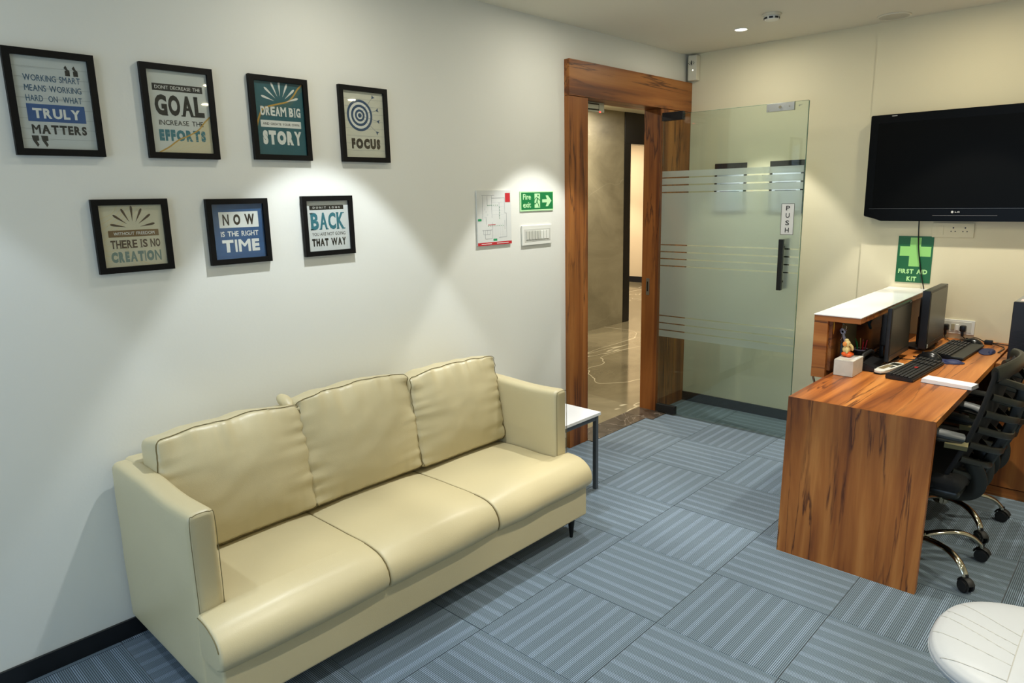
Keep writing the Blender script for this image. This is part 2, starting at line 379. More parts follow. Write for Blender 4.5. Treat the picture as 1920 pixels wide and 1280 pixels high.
class Board:
    """a flat print: u to the right, v downwards, both 0..1 over w x h"""
    def __init__(s, origin, u, v, n, w, h): s.o, s.u, s.v, s.n, s.w, s.h = Vector(origin), Vector(u), Vector(v), Vector(n), w, h
    def P(s, u, v, d): return s.o + s.u*(u*s.w) + s.v*(v*s.h) + s.n*d
    def poly(s, bm, pts, d):
        vv = [bm.verts.new(s.P(u, v, d)) for u, v in pts]
        try: bm.faces.new(vv)
        except ValueError: pass
    def rect(s, bm, u0, u1, v0, v1, d): s.poly(bm, [(u0, v0), (u1, v0), (u1, v1), (u0, v1)], d)
    def disc(s, bm, cu, cv, r, d, n=32, r2=None):       # r in metres
        if r2 is None: s.poly(bm, [(cu+cos(2*pi*k/n)*r/s.w, cv+sin(2*pi*k/n)*r/s.h) for k in range(n)], d)
        else:
            for k in range(n):
                a0, a1 = 2*pi*k/n, 2*pi*(k+1)/n
                s.poly(bm, [(cu+cos(a)*q/s.w, cv+sin(a)*q/s.h) for a, q in ((a0, r2), (a0, r), (a1, r), (a1, r2))], d)
    def strip(s, bm, pts, wid, d):
        for i in range(len(pts)-1):
            (u0, v0), (u1, v1) = pts[i], pts[i+1]
            dx, dy = (u1-u0)*s.w, (v1-v0)*s.h; L = math.hypot(dx, dy) or 1; nx, ny = -dy/L*wid/2/s.w, dx/L*wid/2/s.h
            s.poly(bm, [(u0+nx, v0+ny), (u1+nx, v1+ny), (u1-nx, v1-ny), (u0-nx, v0-ny)], d)
    def text(s, bm, body, u0, u1, v0, v1, d, bold=0.0):
        if bold > 0 and len(body) > 1 and body == body.upper():
            ws = []
            for c in body:
                if c == ' ': ws.append(.32); continue
                vs_, _ = glyph_mesh(c, 0); ws.append((max(v.x for v in vs_)-min(v.x for v in vs_))+.02)
            gap = .075; tot = sum(ws)+gap*(len(ws)-1); k = (u1-u0)/tot; x = u0
            for c, w_ in zip(body, ws):
                if c != ' ': s.heavy(bm, c, x, x+w_*k, v0, v1, d, bold)
                x += (w_+gap)*k
            return
        vs_, fs = glyph_mesh(body, bold)
        x0, x1 = min(v.x for v in vs_), max(v.x for v in vs_); y0, y1 = min(v.y for v in vs_), max(v.y for v in vs_)
        nv = [bm.verts.new(s.P(u0+(v.x-x0)/(x1-x0)*(u1-u0), v1-(v.y-y0)/(y1-y0)*(v1-v0), d)) for v in vs_]
        for f in fs:
            try: bm.faces.new([nv[i] for i in f])
            except ValueError: pass
    def heavy(s, bm, c, a, b, v0, v1, d, bold):
        if c not in 'MWNAKVY': return s.text(bm, c, a, b, v0, v1, d, bold)
        e = (b-a)*min(bold*1.5, .038 if c in 'MWN' else .07)
        for q in (-1, 0, 1): s.text(bm, c, a+e*(1+q), b-e*(1-q), v0, v1, d+.00002*q, 0)
    def slab(s, bm, body, u0, u1, v0, v1, d, bold=.035):
        wd = {'I': .5, ' ': .45, 'M': 1.3, 'L': .85}
        tot = sum(wd.get(c, 1) for c in body); x = u0; k = (u1-u0)/tot
        for c in body:
            cw = wd.get(c, 1)*k
            if c != ' ':
                a, b = x+cw*.05, x+cw*.95
                if c == 'I': a, b = x+cw*.30, x+cw*.72
                s.heavy(bm, c, a, b, v0, v1, d, bold)
                for cx, tp in SERIF.get(c, ()):
                    sx = a+(b-a)*cx; hw = k*.16 if c != 'I' else k*.24; hh = (v1-v0)*.065
                    if tp: s.rect(bm, sx-hw, sx+hw, v0, v0+hh, d)
                    else: s.rect(bm, sx-hw, sx+hw, v1-hh, v1, d)
            x += cw
    def petals(s, bm, cu, cv, r0, r1, n, d, span=150, wid=.010):
        for k in range(n):
            a = radians(-90 - span/2 + span*k/(n-1)); ca, sa = cos(a), sin(a); rr = r1*(1 if k % 2 == 1 or n < 7 else .97)
            L = rr-r0; pts = []
            prof = ((0, .08), (.25, .35), (.55, .75), (.8, 1), (.93, .8), (1, .3))
            for t, q in prof: pts.append((r0+L*t, q*wid/2))
            for t, q in reversed(prof): pts.append((r0+L*t, -q*wid/2))
            s.poly(bm, [(cu+(ca*p-sa*q)/s.w, cv+(sa*p+ca*q)/s.h) for p, q in pts], d)
def pr(fn, name, m, parent):
    bm = bmesh.new(); fn(bm); o = finish(name, bm, m, parent, smooth=False, recalc=False)
    if name in ('plan_line', 'grain_line', 'plank_line', 'printed_lines', 'route_mark', 'gold_line'): o['kind'] = 'stuff'
    return o

# ================================================================== ROOM SHELL
XL, YB, XR, YF, H = -1.03, 2.85, 4.4, -4.6, ROOM_H
TH = .12
DY0, DY1 = 1.40, 2.47            # rough door opening in the left wall
struct('wall_left', WALL, [(XL-TH, XL, YF, DY0, 0, H), (XL-TH, XL, DY0, DY1, 2.40, H), (XL-TH, XL, DY1, YB, 0, H)])
STEP = .315
struct('wall_back', WALLC, [(XL-TH, XR, YB, YB+.12, 0, H), (STEP, XR, YB-.014, YB, 0, H)])
struct('wall_right', WALL, [(XR, XR+.12, YF, YB, 0, H)])
struct('wall_front', WALL, [(XL-TH, -.95, YF-.1, YF, 0, H), (2.15, XR, YF-.1, YF, 0, H), (-.95, 2.15, YF-.1, YF, 0, .4), (-.95, 2.15, YF-.1, YF, 2.45, H)])
struct('ceiling', CEIL, [(XL-TH, XR+.1, YF-.1, YB+.1, H, H+.1)])
wf = struct('added_window_1', WHITEP, [(-.95, -.89, YF-.08, YF-.02, .4, 2.45), (2.09, 2.15, YF-.08, YF-.02, .4, 2.45), (-.89, 2.09, YF-.08, YF-.02, .4, .46), (-.89, 2.09, YF-.08, YF-.02, 2.39, 2.45), (.57, .63, YF-.08, YF-.02, .46, 2.39)])  # unseen window, added as a setting for the cool fill light
floor = struct('floor', mat('subfloor', (60, 62, 66), .9), [(XL-TH, XR+.1, YF-.1, YB+.1, -.08, -.006)])
# carpet tiles, half a metre, ribs turned by a quarter from tile to tile
g_ = .0008
tile_mesh = {}
x_lo, x_hi, y_lo, y_hi = XL, XR, YF, YB
i0, i1 = int(math.floor(x_lo/.5)), int(math.ceil(x_hi/.5)); j0, j1 = int(math.floor(y_lo/.5)), int(math.ceil(y_hi/.5))
for i in range(i0, i1):
    for j in range(j0, j1):
        a0, a1, b0, b1 = max(i*.5, x_lo), min(i*.5+.5, x_hi), max(j*.5, y_lo), min(j*.5+.5, y_hi)
        if a1-a0 < .01 or b1-b0 < .01: continue
        cx, cy = (i*.5+.25), (j*.5+.25); rotq = (i+j) % 2 == 0
        rects = [(a0, a1, b0, b1)]
        key = (round(a0-cx, 3), round(a1-cx, 3), round(b0-cy, 3), round(b1-cy, 3), rotq)
        if key not in tile_mesh:
            bm = bmesh.new(); u0, u1, v0, v1 = a0-cx+g_, a1-cx-g_, b0-cy+g_, b1-cy-g_
            if rotq: box(bm, v0, v1, -u1, -u0, -.006, 0)      # rotated +90deg about z
            else: box(bm, u0, u1, v0, v1, -.006, 0)
            bmesh.ops.bevel(bm, geom=[e for e in bm.edges if all(v.co.z > -.001 for v in e.verts)], offset=.0012, segments=1, affect='EDGES')
            me = bpy.data.meshes.new('carpet_tile'); bm.to_mesh(me); bm.free(); me.materials.append(CARPET); tile_mesh[key] = me
        o = bpy.data.objects.new('carpet_tile', tile_mesh[key]); COL.objects.link(o); o.parent = floor
        o.location = (cx, cy, 0); o.rotation_euler = (0, 0, pi/2 if rotq else 0)
# skirtings
struct('baseboard_left', BLACKB, [(XL, XL+.012, YF, 1.32, 0, .076)], .002)
struct('baseboard_back', BLACKB, [(XL, STEP, YB-.014, YB, 0, .076), (STEP, XR, YB-.028, YB-.014, 0, .076)], .002)
# door frame: casings and lintel of wood laminate
fr = struct('trim_1', WZ2, [(-1.15, -.996, 1.335, 1.535, 0, 2.300)], .002); fr['label'] = 'left casing'
bx('casing', WZ2, fr, -1.14, -.996, 2.42, 2.69, 0, 2.300, .002)
bx('casing', WZ2, fr, -1.14, -.994, 2.6915, 2.848, 0, 2.300, .002)
bx('lintel', WYL, fr, -1.15, -.990, 1.335, 2.848, 2.3015, 2.515, .002)
bx('threshold_strip', MDARK, fr, -1.15, -.955, 1.535, 2.22, -.004, .004, .001)
bx('threshold_stone', MDARK, fr, -1.15, -.895, 2.222, 2.42, -.004, .005, .001)
# strike plate and electromagnetic lock
t = thing('strike_plate', 'small steel strike plate on the right door jamb', 'lock plate', (-1.085, 2.42, 1.0))
bx('plate', STEEL, t, -1.098, -1.070, 2.4165, 2.4195, .925, 1.055, .001)
bx('slot', BLACK, t, -1.090, -1.079, 2.4145, 2.4165, .955, 1.03, .001)
t = thing('magnetic_lock', 'silver electromagnetic lock with red light under the door lintel', 'door lock', (-1.1, 1.7, 2.25))
bx('body', STEEL, t, -1.135, -1.085, 1.560, 1.835, 2.238, 2.30, .002)
bx('recess', BLACK, t, -1.086, -1.083, 1.575, 1.775, 2.247, 2.292, .001)
bx('armature_bar', STEEL, t, -1.084, -1.080, 1.590, 1.765, 2.256, 2.283, .001)
bm = bmesh.new(); ball(bm, (-1.083, 1.785, 2.2385), .005); finish('indicator_light', bm, mat('red_led', (255, 60, 50), .3, emit=(255, 50, 40), estr=6), t)

# ------------------------------------------------------------------ glass door, standing open parallel to the back wall
dr = thing('glass_door', 'frosted glass door with black fittings and clear stripes, open by the back wall', 'door', (-.98, 2.42, 0))
GX0, GX1, GY = -.975, .066, 2.42
bx('glass_panel', GLASS, dr, GX0, GX1, GY-.006, GY+.006, .012, 2.248, .0015)
EDGE = mat('glass_edge', (70, 110, 92), .2)
bx('edge', EDGE, dr, GX1-.0002, GX1+.0018, GY-.0058, GY+.0058, .014, 2.246)
bx('edge', EDGE, dr, GX0+.002, GX1-.002, GY-.0058, GY+.0058, 2.2479, 2.2492)
zs = [.615]
cl = [(.668, .008), (.722, .008), (.778, .008), (1.160, .008), (1.213, .008), (1.265, .008), (1.317, .008), (1.700, .0085), (1.752, .0085), (1.805, .0085)]
z = .615; FX1 = GX1-.035
for zc, hw in cl:
    bx('frosted_band', FROST, dr, GX0+.003, GX1-.004, GY-.0085, GY-.0072, z, zc-hw*.55, 0, smooth=False); z = zc+hw*.55
bx('frosted_band', FROST, dr, GX0+.003, GX1-.004, GY-.0085, GY-.0072, z, 1.852, 0, smooth=False)
bx('hinge_patch', BLACKM, dr, GX0-.004, -.812, GY-.018, GY+.018, 2.208, 2.266, .002)
bx('hinge_patch', BLACKM, dr, GX0-.004, -.815, GY-.018, GY+.018, .012, .072, .002)
bx('lock_armature', STEEL, dr, -.195, -.015, GY-.030, GY-.009, 2.196, 2.246, .002)
bm = bmesh.new(); cyl(bm, (-.105, GY-.031, 2.221), .009, .004, 'Y'); cyl(bm, (-.045, GY-.031, 2.221), .004, .004, 'Y'); cyl(bm, (-.18, GY-.031, 2.203), .003, .004, 'Y'); finish('screw', bm, CHROME, dr)
for s in (-1, 1):
    bm = bmesh.new(); yc = GY+s*.050; box(bm, -.054, -.024, yc-.013, yc+.013, 1.045, 1.382, .002)
    for zz in (1.10, 1.33): cyl(bm, (-.039, GY+s*.024, zz), .009, .034, 'Y', 16)
    finish('pull_handle', bm, SATIN, dr)
pb = bx('push_sign', INKW, dr, -.068, .018, GY-.0105, GY-.0088, 1.410, 1.612)
B = Board((-.068, GY-.0108, 1.612), (1, 0, 0), (0, 0, -1), (0, -1, 0), .086, .202)
def f(bm):
    for k, c in enumerate('PUSH'):
        B.text(bm, c, .36, .66, .07+.235*k, .07+.235*k+.15, .0004, .012)
    for r in ((0, 1, 0, .012), (0, 1, .988, 1), (0, .03, 0, 1), (.97, 1, 0, 1)): B.rect(bm, *r, .0003)
pr(f, 'lettering', INK, pb)
B = Board((-.02, GY-.0066, 2.235), (1, 0, 0), (0, 0, -1), (0, -1, 0), .05, .02)
pr(lambda bm: (B.rect(bm, .5, .95, .35, .45, 0), B.rect(bm, .5, .8, .6, .72, 0), B.disc(bm, .55, .8, .003, 0)), 'etched_mark', mat('etched', (120, 128, 120), .6), dr)
# notices on the wall behind the door
for k, (a, b, lab) in enumerate(((-.775, -.520, 'black-edged paper notice behind the glass door, nearer the door frame'), (-.345, -.098, 'black-edged paper notice behind the glass door, nearer the television'))):
    t = thing('wall_notice', lab, 'notice', ((a+b)/2, YB-.004, 1.70), group='notices on the wall behind the glass door')
    bx('holder', BLACKM, t, a, b, YB-.008, YB-.001, 1.535, 1.905, .001)
    bx('sheet', mat('notice_paper', (206, 212, 226), .6), t, a+.022, b-.022, YB-.0095, YB-.008, 1.555, 1.855)
    B = Board((a+.022, YB-.0097, 1.855), (1, 0, 0), (0, 0, -1), (0, -1, 0), b-a-.044, .30)
    def f(bm):
        for r in range(11): B.rect(bm, .12 if r % 3 else .2, .86-.13*(r % 4 == 2), .27+.062*r, .285+.062*r, .0003)
    pr(f, 'printed_lines', mat('grey_ink', (70, 74, 84), .6), t)
    pr(lambda bm: (B.rect(bm, .05, .95, .08, .115, .0003)), 'heading_bar', mat('notice_ink', (60, 90, 70) if k == 0 else (70, 70, 80), .6), t)

# ------------------------------------------------------------------ corridor beyond the doorway
cf = struct('floor_corridor', MFLOOR, [(-8.2, XL-TH, -1.0, 10.2, -.08, -.001), (XL-TH, -.98, 1.535, 2.42, -.08, -.004)])
struct('wall_corridor', MWALL, [(-3.56, -3.44, -1.0, 5.56, 0, H)])
struct('trim_2', mat('corridor_black_panel', (16, 16, 17), .3), [(-3.57, -3.43, 5.56, 5.70, 0, 2.33), (-3.57, -3.43, 5.56, 7.5, 2.33, H)], .002)
struct('wall_far', mat('far_paint', (232, 212, 176), .8), [(-8.2, -1.1, 9.4, 9.5, 0, H), (-8.3, -8.2, 5.0, 9.5, 0, H)])
struct('baseboard_far', BLACKB, [(-8.2, -3.0, 9.385, 9.4, 0, .11)])
struct('wall_corridor_side', mat('corridor_paint', (214, 202, 172), .8), [(XL-TH, XL-.02, YB+.12, 9.4, 0, H), (-3.44, XL-TH, -1.1, -1.0, 0, H), (-3.56, -3.44, 7.5, 9.4, 0, H)])
struct('ceiling_corridor', CEIL, [(-8.2, XL-TH, -1.1, 9.5, H, H+.1)])
def lamp(name, kind, loc, power, col, size=None, rot=(0, 0, 0), blend=.25, radius=.03):
    d = bpy.data.lights.new(name, kind); d.energy = power; d.color = col
    if kind == 'SPOT': d.spot_size = radians(size); d.spot_blend = blend; d.shadow_soft_size = radius
    if kind == 'AREA': d.shape = 'DISK'; d.size = size
    o = bpy.data.objects.new(name, d); COL.objects.link(o); o.location = loc; o.rotation_euler = rot; return o
LENS = mat('lamp_lens', (255, 250, 235), .4, emit=(255, 248, 230), estr=7)
for k, (lx, ly, s, c) in enumerate(((-3.05, 4.55, .9, (1, .90, .72)), (-2.3, 3.2, .8, (1, .91, .75)), (-2.3, 6.3, .8, (1, .90, .72)), (-6.0, 8.4, 1.7, (1, .86, .68)), (-4.8, 7.0, 1.0, (1, .88, .7)), (-2.3, 1.2, .7, (1, .90, .72)))):
    t = thing('corridor_downlight', 'round recessed ceiling lamp in the corridor outside', 'ceiling light', (lx, ly, H), group='recessed lamps in the corridor ceiling')
    bm = bmesh.new(); cyl(bm, (lx, ly, H-.002), .045, .004); finish('lens', bm, LENS, t)
    bm = bmesh.new(); tube(bm, [(lx+.05*cos(a), ly+.05*sin(a), H-.002) for a in [2*pi*q/28 for q in range(28)]], .005, 6, True); finish('rim', bm, WHITEP, t)
    lamp('corridor_beam', 'SPOT', (lx, ly, H-.03), 95*s, c, 85, blend=.5)
    lamp('corridor_spill', 'AREA', (lx, ly, H-.02), 24*s, c, .09)

# ------------------------------------------------------------------ room ceiling fittings
for k, (lx, ly, s) in enumerate(LAMPS):
    warm = min(1, max(0, (lx+.6)/3))
    c = (1, .98-.045*warm, .925-.17*warm) if ly > -1.5 else (.74, .86, 1)
    if k == 2: c = (.86, .935, 1)
    if k == 1: c = (.97, .985, .96)
    lab = 'lit round recessed lamp in the ceiling above the open glass door' if k == 0 else 'round recessed ceiling lamp out of view above the room'
    t = thing('downlight', lab, 'ceiling light', (lx, ly, H), group=None if k == 0 else 'recessed lamps of the room out of view')
    bm = bmesh.new(); cyl(bm, (lx, ly, H-.002), .036, .004); finish('lens', bm, LENS, t)
    bm = bmesh.new(); tube(bm, [(lx+.041*cos(a), ly+.041*sin(a), H-.002) for a in [2*pi*q/32 for q in range(32)]], .0045, 6, True); finish('rim', bm, WHITEP, t)
    lamp('lamp_beam', 'SPOT', (lx, ly, H-.02), KEY*s, c, 70, blend=.20, radius=.022)
    lamp('lamp_spill', 'AREA', (lx, ly, H-.012), WIDE*s, (1, .95-.09*warm, .82-.30*warm), .07)
sx, sy = -.055, 2.08
t = thing('smoke_detector', 'small white smoke detector with dark slots on the ceiling', 'smoke detector', (sx, sy, H))
bm = bmesh.new(); cyl(bm, (sx, sy, H-.008), .055, .016, bev=.004); finish('base', bm, IVORY, t)
bm = bmesh.new(); cyl(bm, (sx, sy, H-.026), .040, .022, r2=.046, bev=.003); finish('head', bm, WHITEP, t)
bm = bmesh.new()
for a in range(8):
    an = a*pi/4+.3; c, s_ = cos(an), sin(an)
    box(bm, -.011, .011, -.0015, .0015, -.005, .005); vv = bm.verts[-8:]
    bmesh.ops.transform(bm, verts=vv, matrix=Matrix.Translation((sx+c*.0435, sy+s_*.0435, H-.027)) @ Matrix.Rotation(an+pi/2, 4, 'Z'))
finish('slot', bm, BLACK, t)
sx, sy = .437, 2.70
t = thing('ceiling_speaker', 'flat round white speaker grille in the ceiling near the back wall', 'speaker', (sx, sy, H))
bm = bmesh.new(); tube(bm, [(sx+.088*cos(a), sy+.088*sin(a), H-.003) for a in [2*pi*q/40 for q in range(40)]], .006, 8, True); finish('rim', bm, IVORY, t)
bm = bmesh.new(); cyl(bm, (sx, sy, H-.003), .084, .006, seg=40); finish('grille', bm, mat('grille_mesh', (198, 194, 178), .7, bump=.6, bscale=600), t)

# ------------------------------------------------------------------ framed posters on the left wall
GOLD = mat('gold_ink', (196, 158, 78), .35, metal=.5); GOLD2 = mat('pale_gold', (222, 200, 140), .4)
def plank_lines(B, m, t, n):
    rnd = random.Random(n)
    def f(bm):
        for k in range(1, n):
            v = k/n
            B.rect(bm, 0, 1, v, v+.0035, .0002)
            for _ in range(2):
                a = rnd.random()*.7; B.rect(bm, a, a+.1+.2*rnd.random(), v+.012, v+.0138, .00015)
    pr(f, 'plank_line', m, t)
TEAL = mat('ink_teal', (44, 118, 134), .5); BLUE = mat('ink_blue', (34, 82, 146), .5); SLATE = mat('ink_slate', (52, 92, 124), .5); BROWN = mat('ink_brown', (78, 54, 28), .5)
BRONZE = mat('ink_bronze', (118, 86, 36), .45); SAGE = mat('ink_sage', (116, 138, 132), .5); PLK = mat('plank_grey', (158, 162, 162), .6)
def wave(bm, B, pts, d, wid, n=8):
    pp = [(p.x, p.y) for p in smooth_path([(a, b, 0) for a, b in pts], n)]
    B.strip(bm, pp, wid, d)
    return pp
def poster(k, yc, z0, z1, label, bg, wdt=.270):
    y0, y1 = yc-wdt/2, yc+wdt/2; x = XL; bw = .022
    t = thing('framed_poster', label, 'picture', (x, yc, z0), group='motivational posters in black frames on the left wall')
    bm = bmesh.new()
    o = [(y0, z0), (y1, z0), (y1, z1), (y0, z1)]; i_ = [(y0+bw, z0+bw), (y1-bw, z0+bw), (y1-bw, z1-bw), (y0+bw, z1-bw)]
    fr_, bk_ = x+.020, x+.0015
    V = [[bm.verts.new((xx, a, b)) for a, b in q] for xx, q in ((fr_, o), (fr_, i_), (x+.009, i_), (bk_, o))]
    for a in range(4):
        b = (a+1) % 4
        bm.faces.new((V[0][a], V[0][b], V[1][b], V[1][a])); bm.faces.new((V[1][a], V[1][b], V[2][b], V[2][a])); bm.faces.new((V[3][a], V[3][b], V[0][b], V[0][a]))
    bm.faces.new(V[3]); 
    finish('frame', bm, mat('black_frame', (9, 9, 10), .5, bump=.1, bscale=300, spec=.2), t, ang=20)
    p = bx('print', bg, t, x+.0060, x+.0085, y0+bw-.002, y1-bw+.002, z0+bw-.002, z1-bw+.002, smooth=False)
    bm = bmesh.new(); box(bm, x+.0115, x+.0130, y0+bw-.001, y1-bw+.001, z0+bw-.001, z1-bw+.001); finish('glass', bm, PICGLASS, t, smooth=False)
    B = Board((x+.0086, y0+bw, z1-bw), (0, 1, 0), (0, 0, -1), (1, 0, 0), wdt-2*bw, z1-z0-2*bw)
    return p, B
ZT0, ZT1, ZB0, ZB1 = 1.866, 2.209, 1.447, 1.716
PAPER = mat('paper_white', (214, 216, 212), .5); PLANKP = mat('paper_whitewash', (204, 208, 208), .5, var=.06, vscale=20); PLANKW = mat('paper_plank', (216, 214, 200), .5, var=.06, vscale=20)
# 1
p, B = poster(1, -1.450, ZT0, ZT1, 'framed poster reading working smart means working hard, leftmost of the upper row', PLANKP)
plank_lines(B, PLK, p, 9)
def q_open(bm, B, u, v, s=1):
    for k in (0, .11*s): B.poly(bm, [(u+k, v+.03), (u+.03+k, v), (u+.055+k, v+.045), (u+.075+k, v+.055), (u+.075+k, v+.115), (u+.01+k, v+.115), (u+.01+k, v+.06), (u+.03+k, v+.055)], .0004)
def q_close(bm, B, u, v):
    for k in (0, .12): B.poly(bm, [(u+k, v), (u+.09+k, v), (u+.09+k, v+.055), (u+.06+k, v+.06), (u+.085+k, v+.10), (u+.06+k, v+.125), (u+.01+k, v+.055)], .0004)
for tx, a, b in (('WORKING SMART', .195, .88), ('MEANS WORKING', .305, .88), ('HARD  ON  WHAT', .415, .87)): pr(lambda bm: B.text(bm, tx, .13, b, a, a+.067, .0004, .012), 'lettering', SLATE, p)
pr(lambda bm: B.rect(bm, .12, .89, .51, .70, .0003), 'blue_box', BLUE, p)
pr(lambda bm: B.text(bm, 'TRULY', .19, .82, .555, .665, .0006, .045), 'lettering', INKW, p)
pr(lambda bm: B.text(bm, 'MATTERS', .15, .88, .735, .835, .0004, .05), 'lettering', INK, p); pr(lambda bm: q_open(bm, B, .68, .065), 'quotation_mark', INK, p); pr(lambda bm: q_close(bm, B, .13, .855), 'quotation_mark', INK, p)
# 2
p, B = poster(2, -1.030, ZT0, ZT1, 'framed poster with the big black word GOAL above teal EFFORTS', PAPER)
pr(lambda bm: B.rect(bm, .08, .91, .16, .245, .0003), 'black_bar', INK, p)
pr(lambda bm: B.text(bm, "DON'T DECREASE THE", .12, .87, .182, .223, .0006, .004), 'lettering', INKW, p)
pr(lambda bm: B.slab(bm, 'GOAL', .08, .92, .29, .545, .0004, .05), 'lettering', INK, p); pr(lambda bm: B.text(bm, 'INCREASE THE', .13, .87, .60, .66, .0004, .006), 'lettering', INK, p)
pr(lambda bm: B.text(bm, 'EFFORTS', .11, .89, .715, .855, .0004, .08), 'lettering', TEAL, p)
WP = [(.08, 1.0), (.25, .93), (.42, .84), (.6, .78), (.78, .70), (.9, .60), (1.0, .53)]
def f(bm):
    pp = [(a.x, a.y) for a in smooth_path([(a, b, 0) for a, b in WP], 4)]
    for a, b in zip(pp[:-1], pp[1:]): B.poly(bm, [a, b, (b[0], 1), (a[0], 1)], .00035)
pr(f, 'ivory_area', mat('ivory_ink', (216, 206, 176), .5), p)
pr(lambda bm: wave(bm, B, WP, .00065, .0050), 'gold_line', GOLD, p)
def f(bm):
    for k in range(1, 5): wave(bm, B, [(a+.05*k, min(1, b+.035*k)) for a, b in WP if a+.05*k <= 1], .0005, .0008)
pr(f, 'gold_line', GOLD2, p)
# 3
p, B = poster(3, -.610, ZT0+.004, ZT1+.002, 'teal framed poster reading dream big and create your own story', mat('paper_teal', (26, 92, 104), .5, var=.08, vscale=14))
WP = [(.0, .64), (.06, .50), (.15, .38), (.3, .33), (.5, .29), (.68, .25), (.8, .17), (.9, .07), (1.0, .0)]
pr(lambda bm: (wave(bm, B, WP, .0003, .0065)), 'gold_line', GOLD, p)
def f(bm):
    for k in range(1, 4): wave(bm, B, [(a, b+.016*k+.01*a*k) for a, b in WP], .00028, .0012)
pr(f, 'gold_line', mat('dim_gold', (120, 122, 84), .5), p)
pr(lambda bm: B.petals(bm, .52, .285, .030, .092, 7, .0005, 146, .0095), 'sunburst', INKW, p)
pr(lambda bm: B.slab(bm, 'DREAM BIG', .10, .93, .335, .465, .0005, .045), 'lettering', INKW, p)
pr(lambda bm: B.rect(bm, .09, .92, .525, .62, .0004), 'white_bar', INKW, p)
pr(lambda bm: B.text(bm, 'STORY', .11, .91, .665, .86, .0005, .085), 'lettering', INKW, p)
pr(lambda bm: B.text(bm, 'AND CREATE YOUR OWN', .13, .88, .558, .59, .0007, .008), 'lettering', INK, p)
# 4
p, B = poster(4, -.180, ZT0+.004, ZT1+.002, 'framed poster with a blue archery target and the word FOCUS', PLANKW)
plank_lines(B, PLK, p, 9)
NAVY = mat('ink_navy', (38, 74, 112), .5)
def f(bm):
    R = .071
    for a, b in ((1, .84), (.68, .52), (.38, .24)): B.disc(bm, .40, .36, R*a, .0004, 36, R*b)
    B.disc(bm, .40, .36, R*.14, .0004, 20)
    for an, L in ((-48, .118), (-16, .106), (12, .108), (38, .122)):
        a = radians(an); e = (.40+cos(a)*L/B.w, .36+sin(a)*L/B.h)
        B.strip(bm, [(.40+cos(a)*.01/B.w, .36+sin(a)*.01/B.h), e], .0012, .0006)
        ux, uy = cos(a), sin(a)
        B.poly(bm, [(e[0]+(-.012*ux)/B.w, e[1]+(-.012*uy)/B.h), (e[0]+(.006*ux-.010*uy)/B.w, e[1]+(.006*uy+.010*ux)/B.h), (e[0]+.002*ux/B.w, e[1]+.002*uy/B.h), (e[0]+(.006*ux+.010*uy)/B.w, e[1]+(.006*uy-.010*ux)/B.h)], .0007)
pr(f, 'target', NAVY, p)
pr(lambda bm: [B.disc(bm, .40, .36, .071*a, .00032, 36, .071*b) for a, b in ((.84, .68), (.52, .38), (.24, .14))], 'target_ring', INKW, p)
pr(lambda bm: B.text(bm, 'FOCUS', .16, .88, .71, .87, .0004, .085), 'lettering', mat('ink_dark_brown', (44, 34, 24), .5), p)
# 5
p, B = poster(5, -1.255, ZB0, ZB1, 'framed gold and ivory poster reading without freedom there is no creation', mat('paper_ivory', (214, 206, 180), .5, var=.10, vscale=16), .265)
def f(bm):
    for k in range(5): wave(bm, B, [(0, .22+.09*k), (.10+.03*k, .18+.06*k), (.22+.05*k, .12+.03*k), (.30+.10*k, 0)], .0002, .0012)
    for k in range(4): wave(bm, B, [(0, .62+.09*k), (.14, .66+.08*k), (.30+.04*k, .60+.10*k), (.5+.1*k, 1)], .0002, .0010)
pr(f, 'gold_line', GOLD2, p)
pr(lambda bm: B.petals(bm, .51, .375, .026, .082, 7, .0004, 158, .0085), 'sunburst', BROWN, p); pr(lambda bm: B.slab(bm, 'THERE IS NO', .12, .92, .565, .70, .0004, .03), 'lettering', BROWN, p)
pr(lambda bm: B.rect(bm, .11, .91, .405, .515, .0003), 'brown_bar', BRONZE, p)
pr(lambda bm: B.text(bm, 'WITHOUT FREEDOM', .19, .84, .435, .485, .0006, .012), 'lettering', INKW, p)
pr(lambda bm: B.text(bm, 'CREATION', .11, .91, .755, .93, .0004, .08), 'lettering', SAGE, p)
# 6
p, B = poster(6, -.843, ZB0-.003, ZB1-.005, 'blue framed poster reading now is the right time', mat('paper_blue', (44, 88, 138), .5, var=.16, vscale=12), .265)
pr(lambda bm: [wave(bm, B, [(0, v), (.3, v+.02), (.6, v-.015), (1, v+.01)], .0002, .0008) for v in (.08, .2, .36, .55, .7, .84, .94)], 'grain_line', mat('ink_deep_blue', (32, 64, 110), .5), p)
pr(lambda bm: B.rect(bm, .13, .90, .14, .43, .0003), 'white_bar', INKW, p); pr(lambda bm: B.text(bm, 'IS THE RIGHT', .14, .88, .495, .59, .0004, .02), 'lettering', INKW, p); pr(lambda bm: B.text(bm, 'TIME', .15, .88, .65, .88, .0004, .055), 'lettering', INKW, p)
pr(lambda bm: B.text(bm, 'N O W', .20, .82, .185, .385, .0006, .05), 'lettering', mat('ink_dark_brown', (44, 34, 24), .5), p)
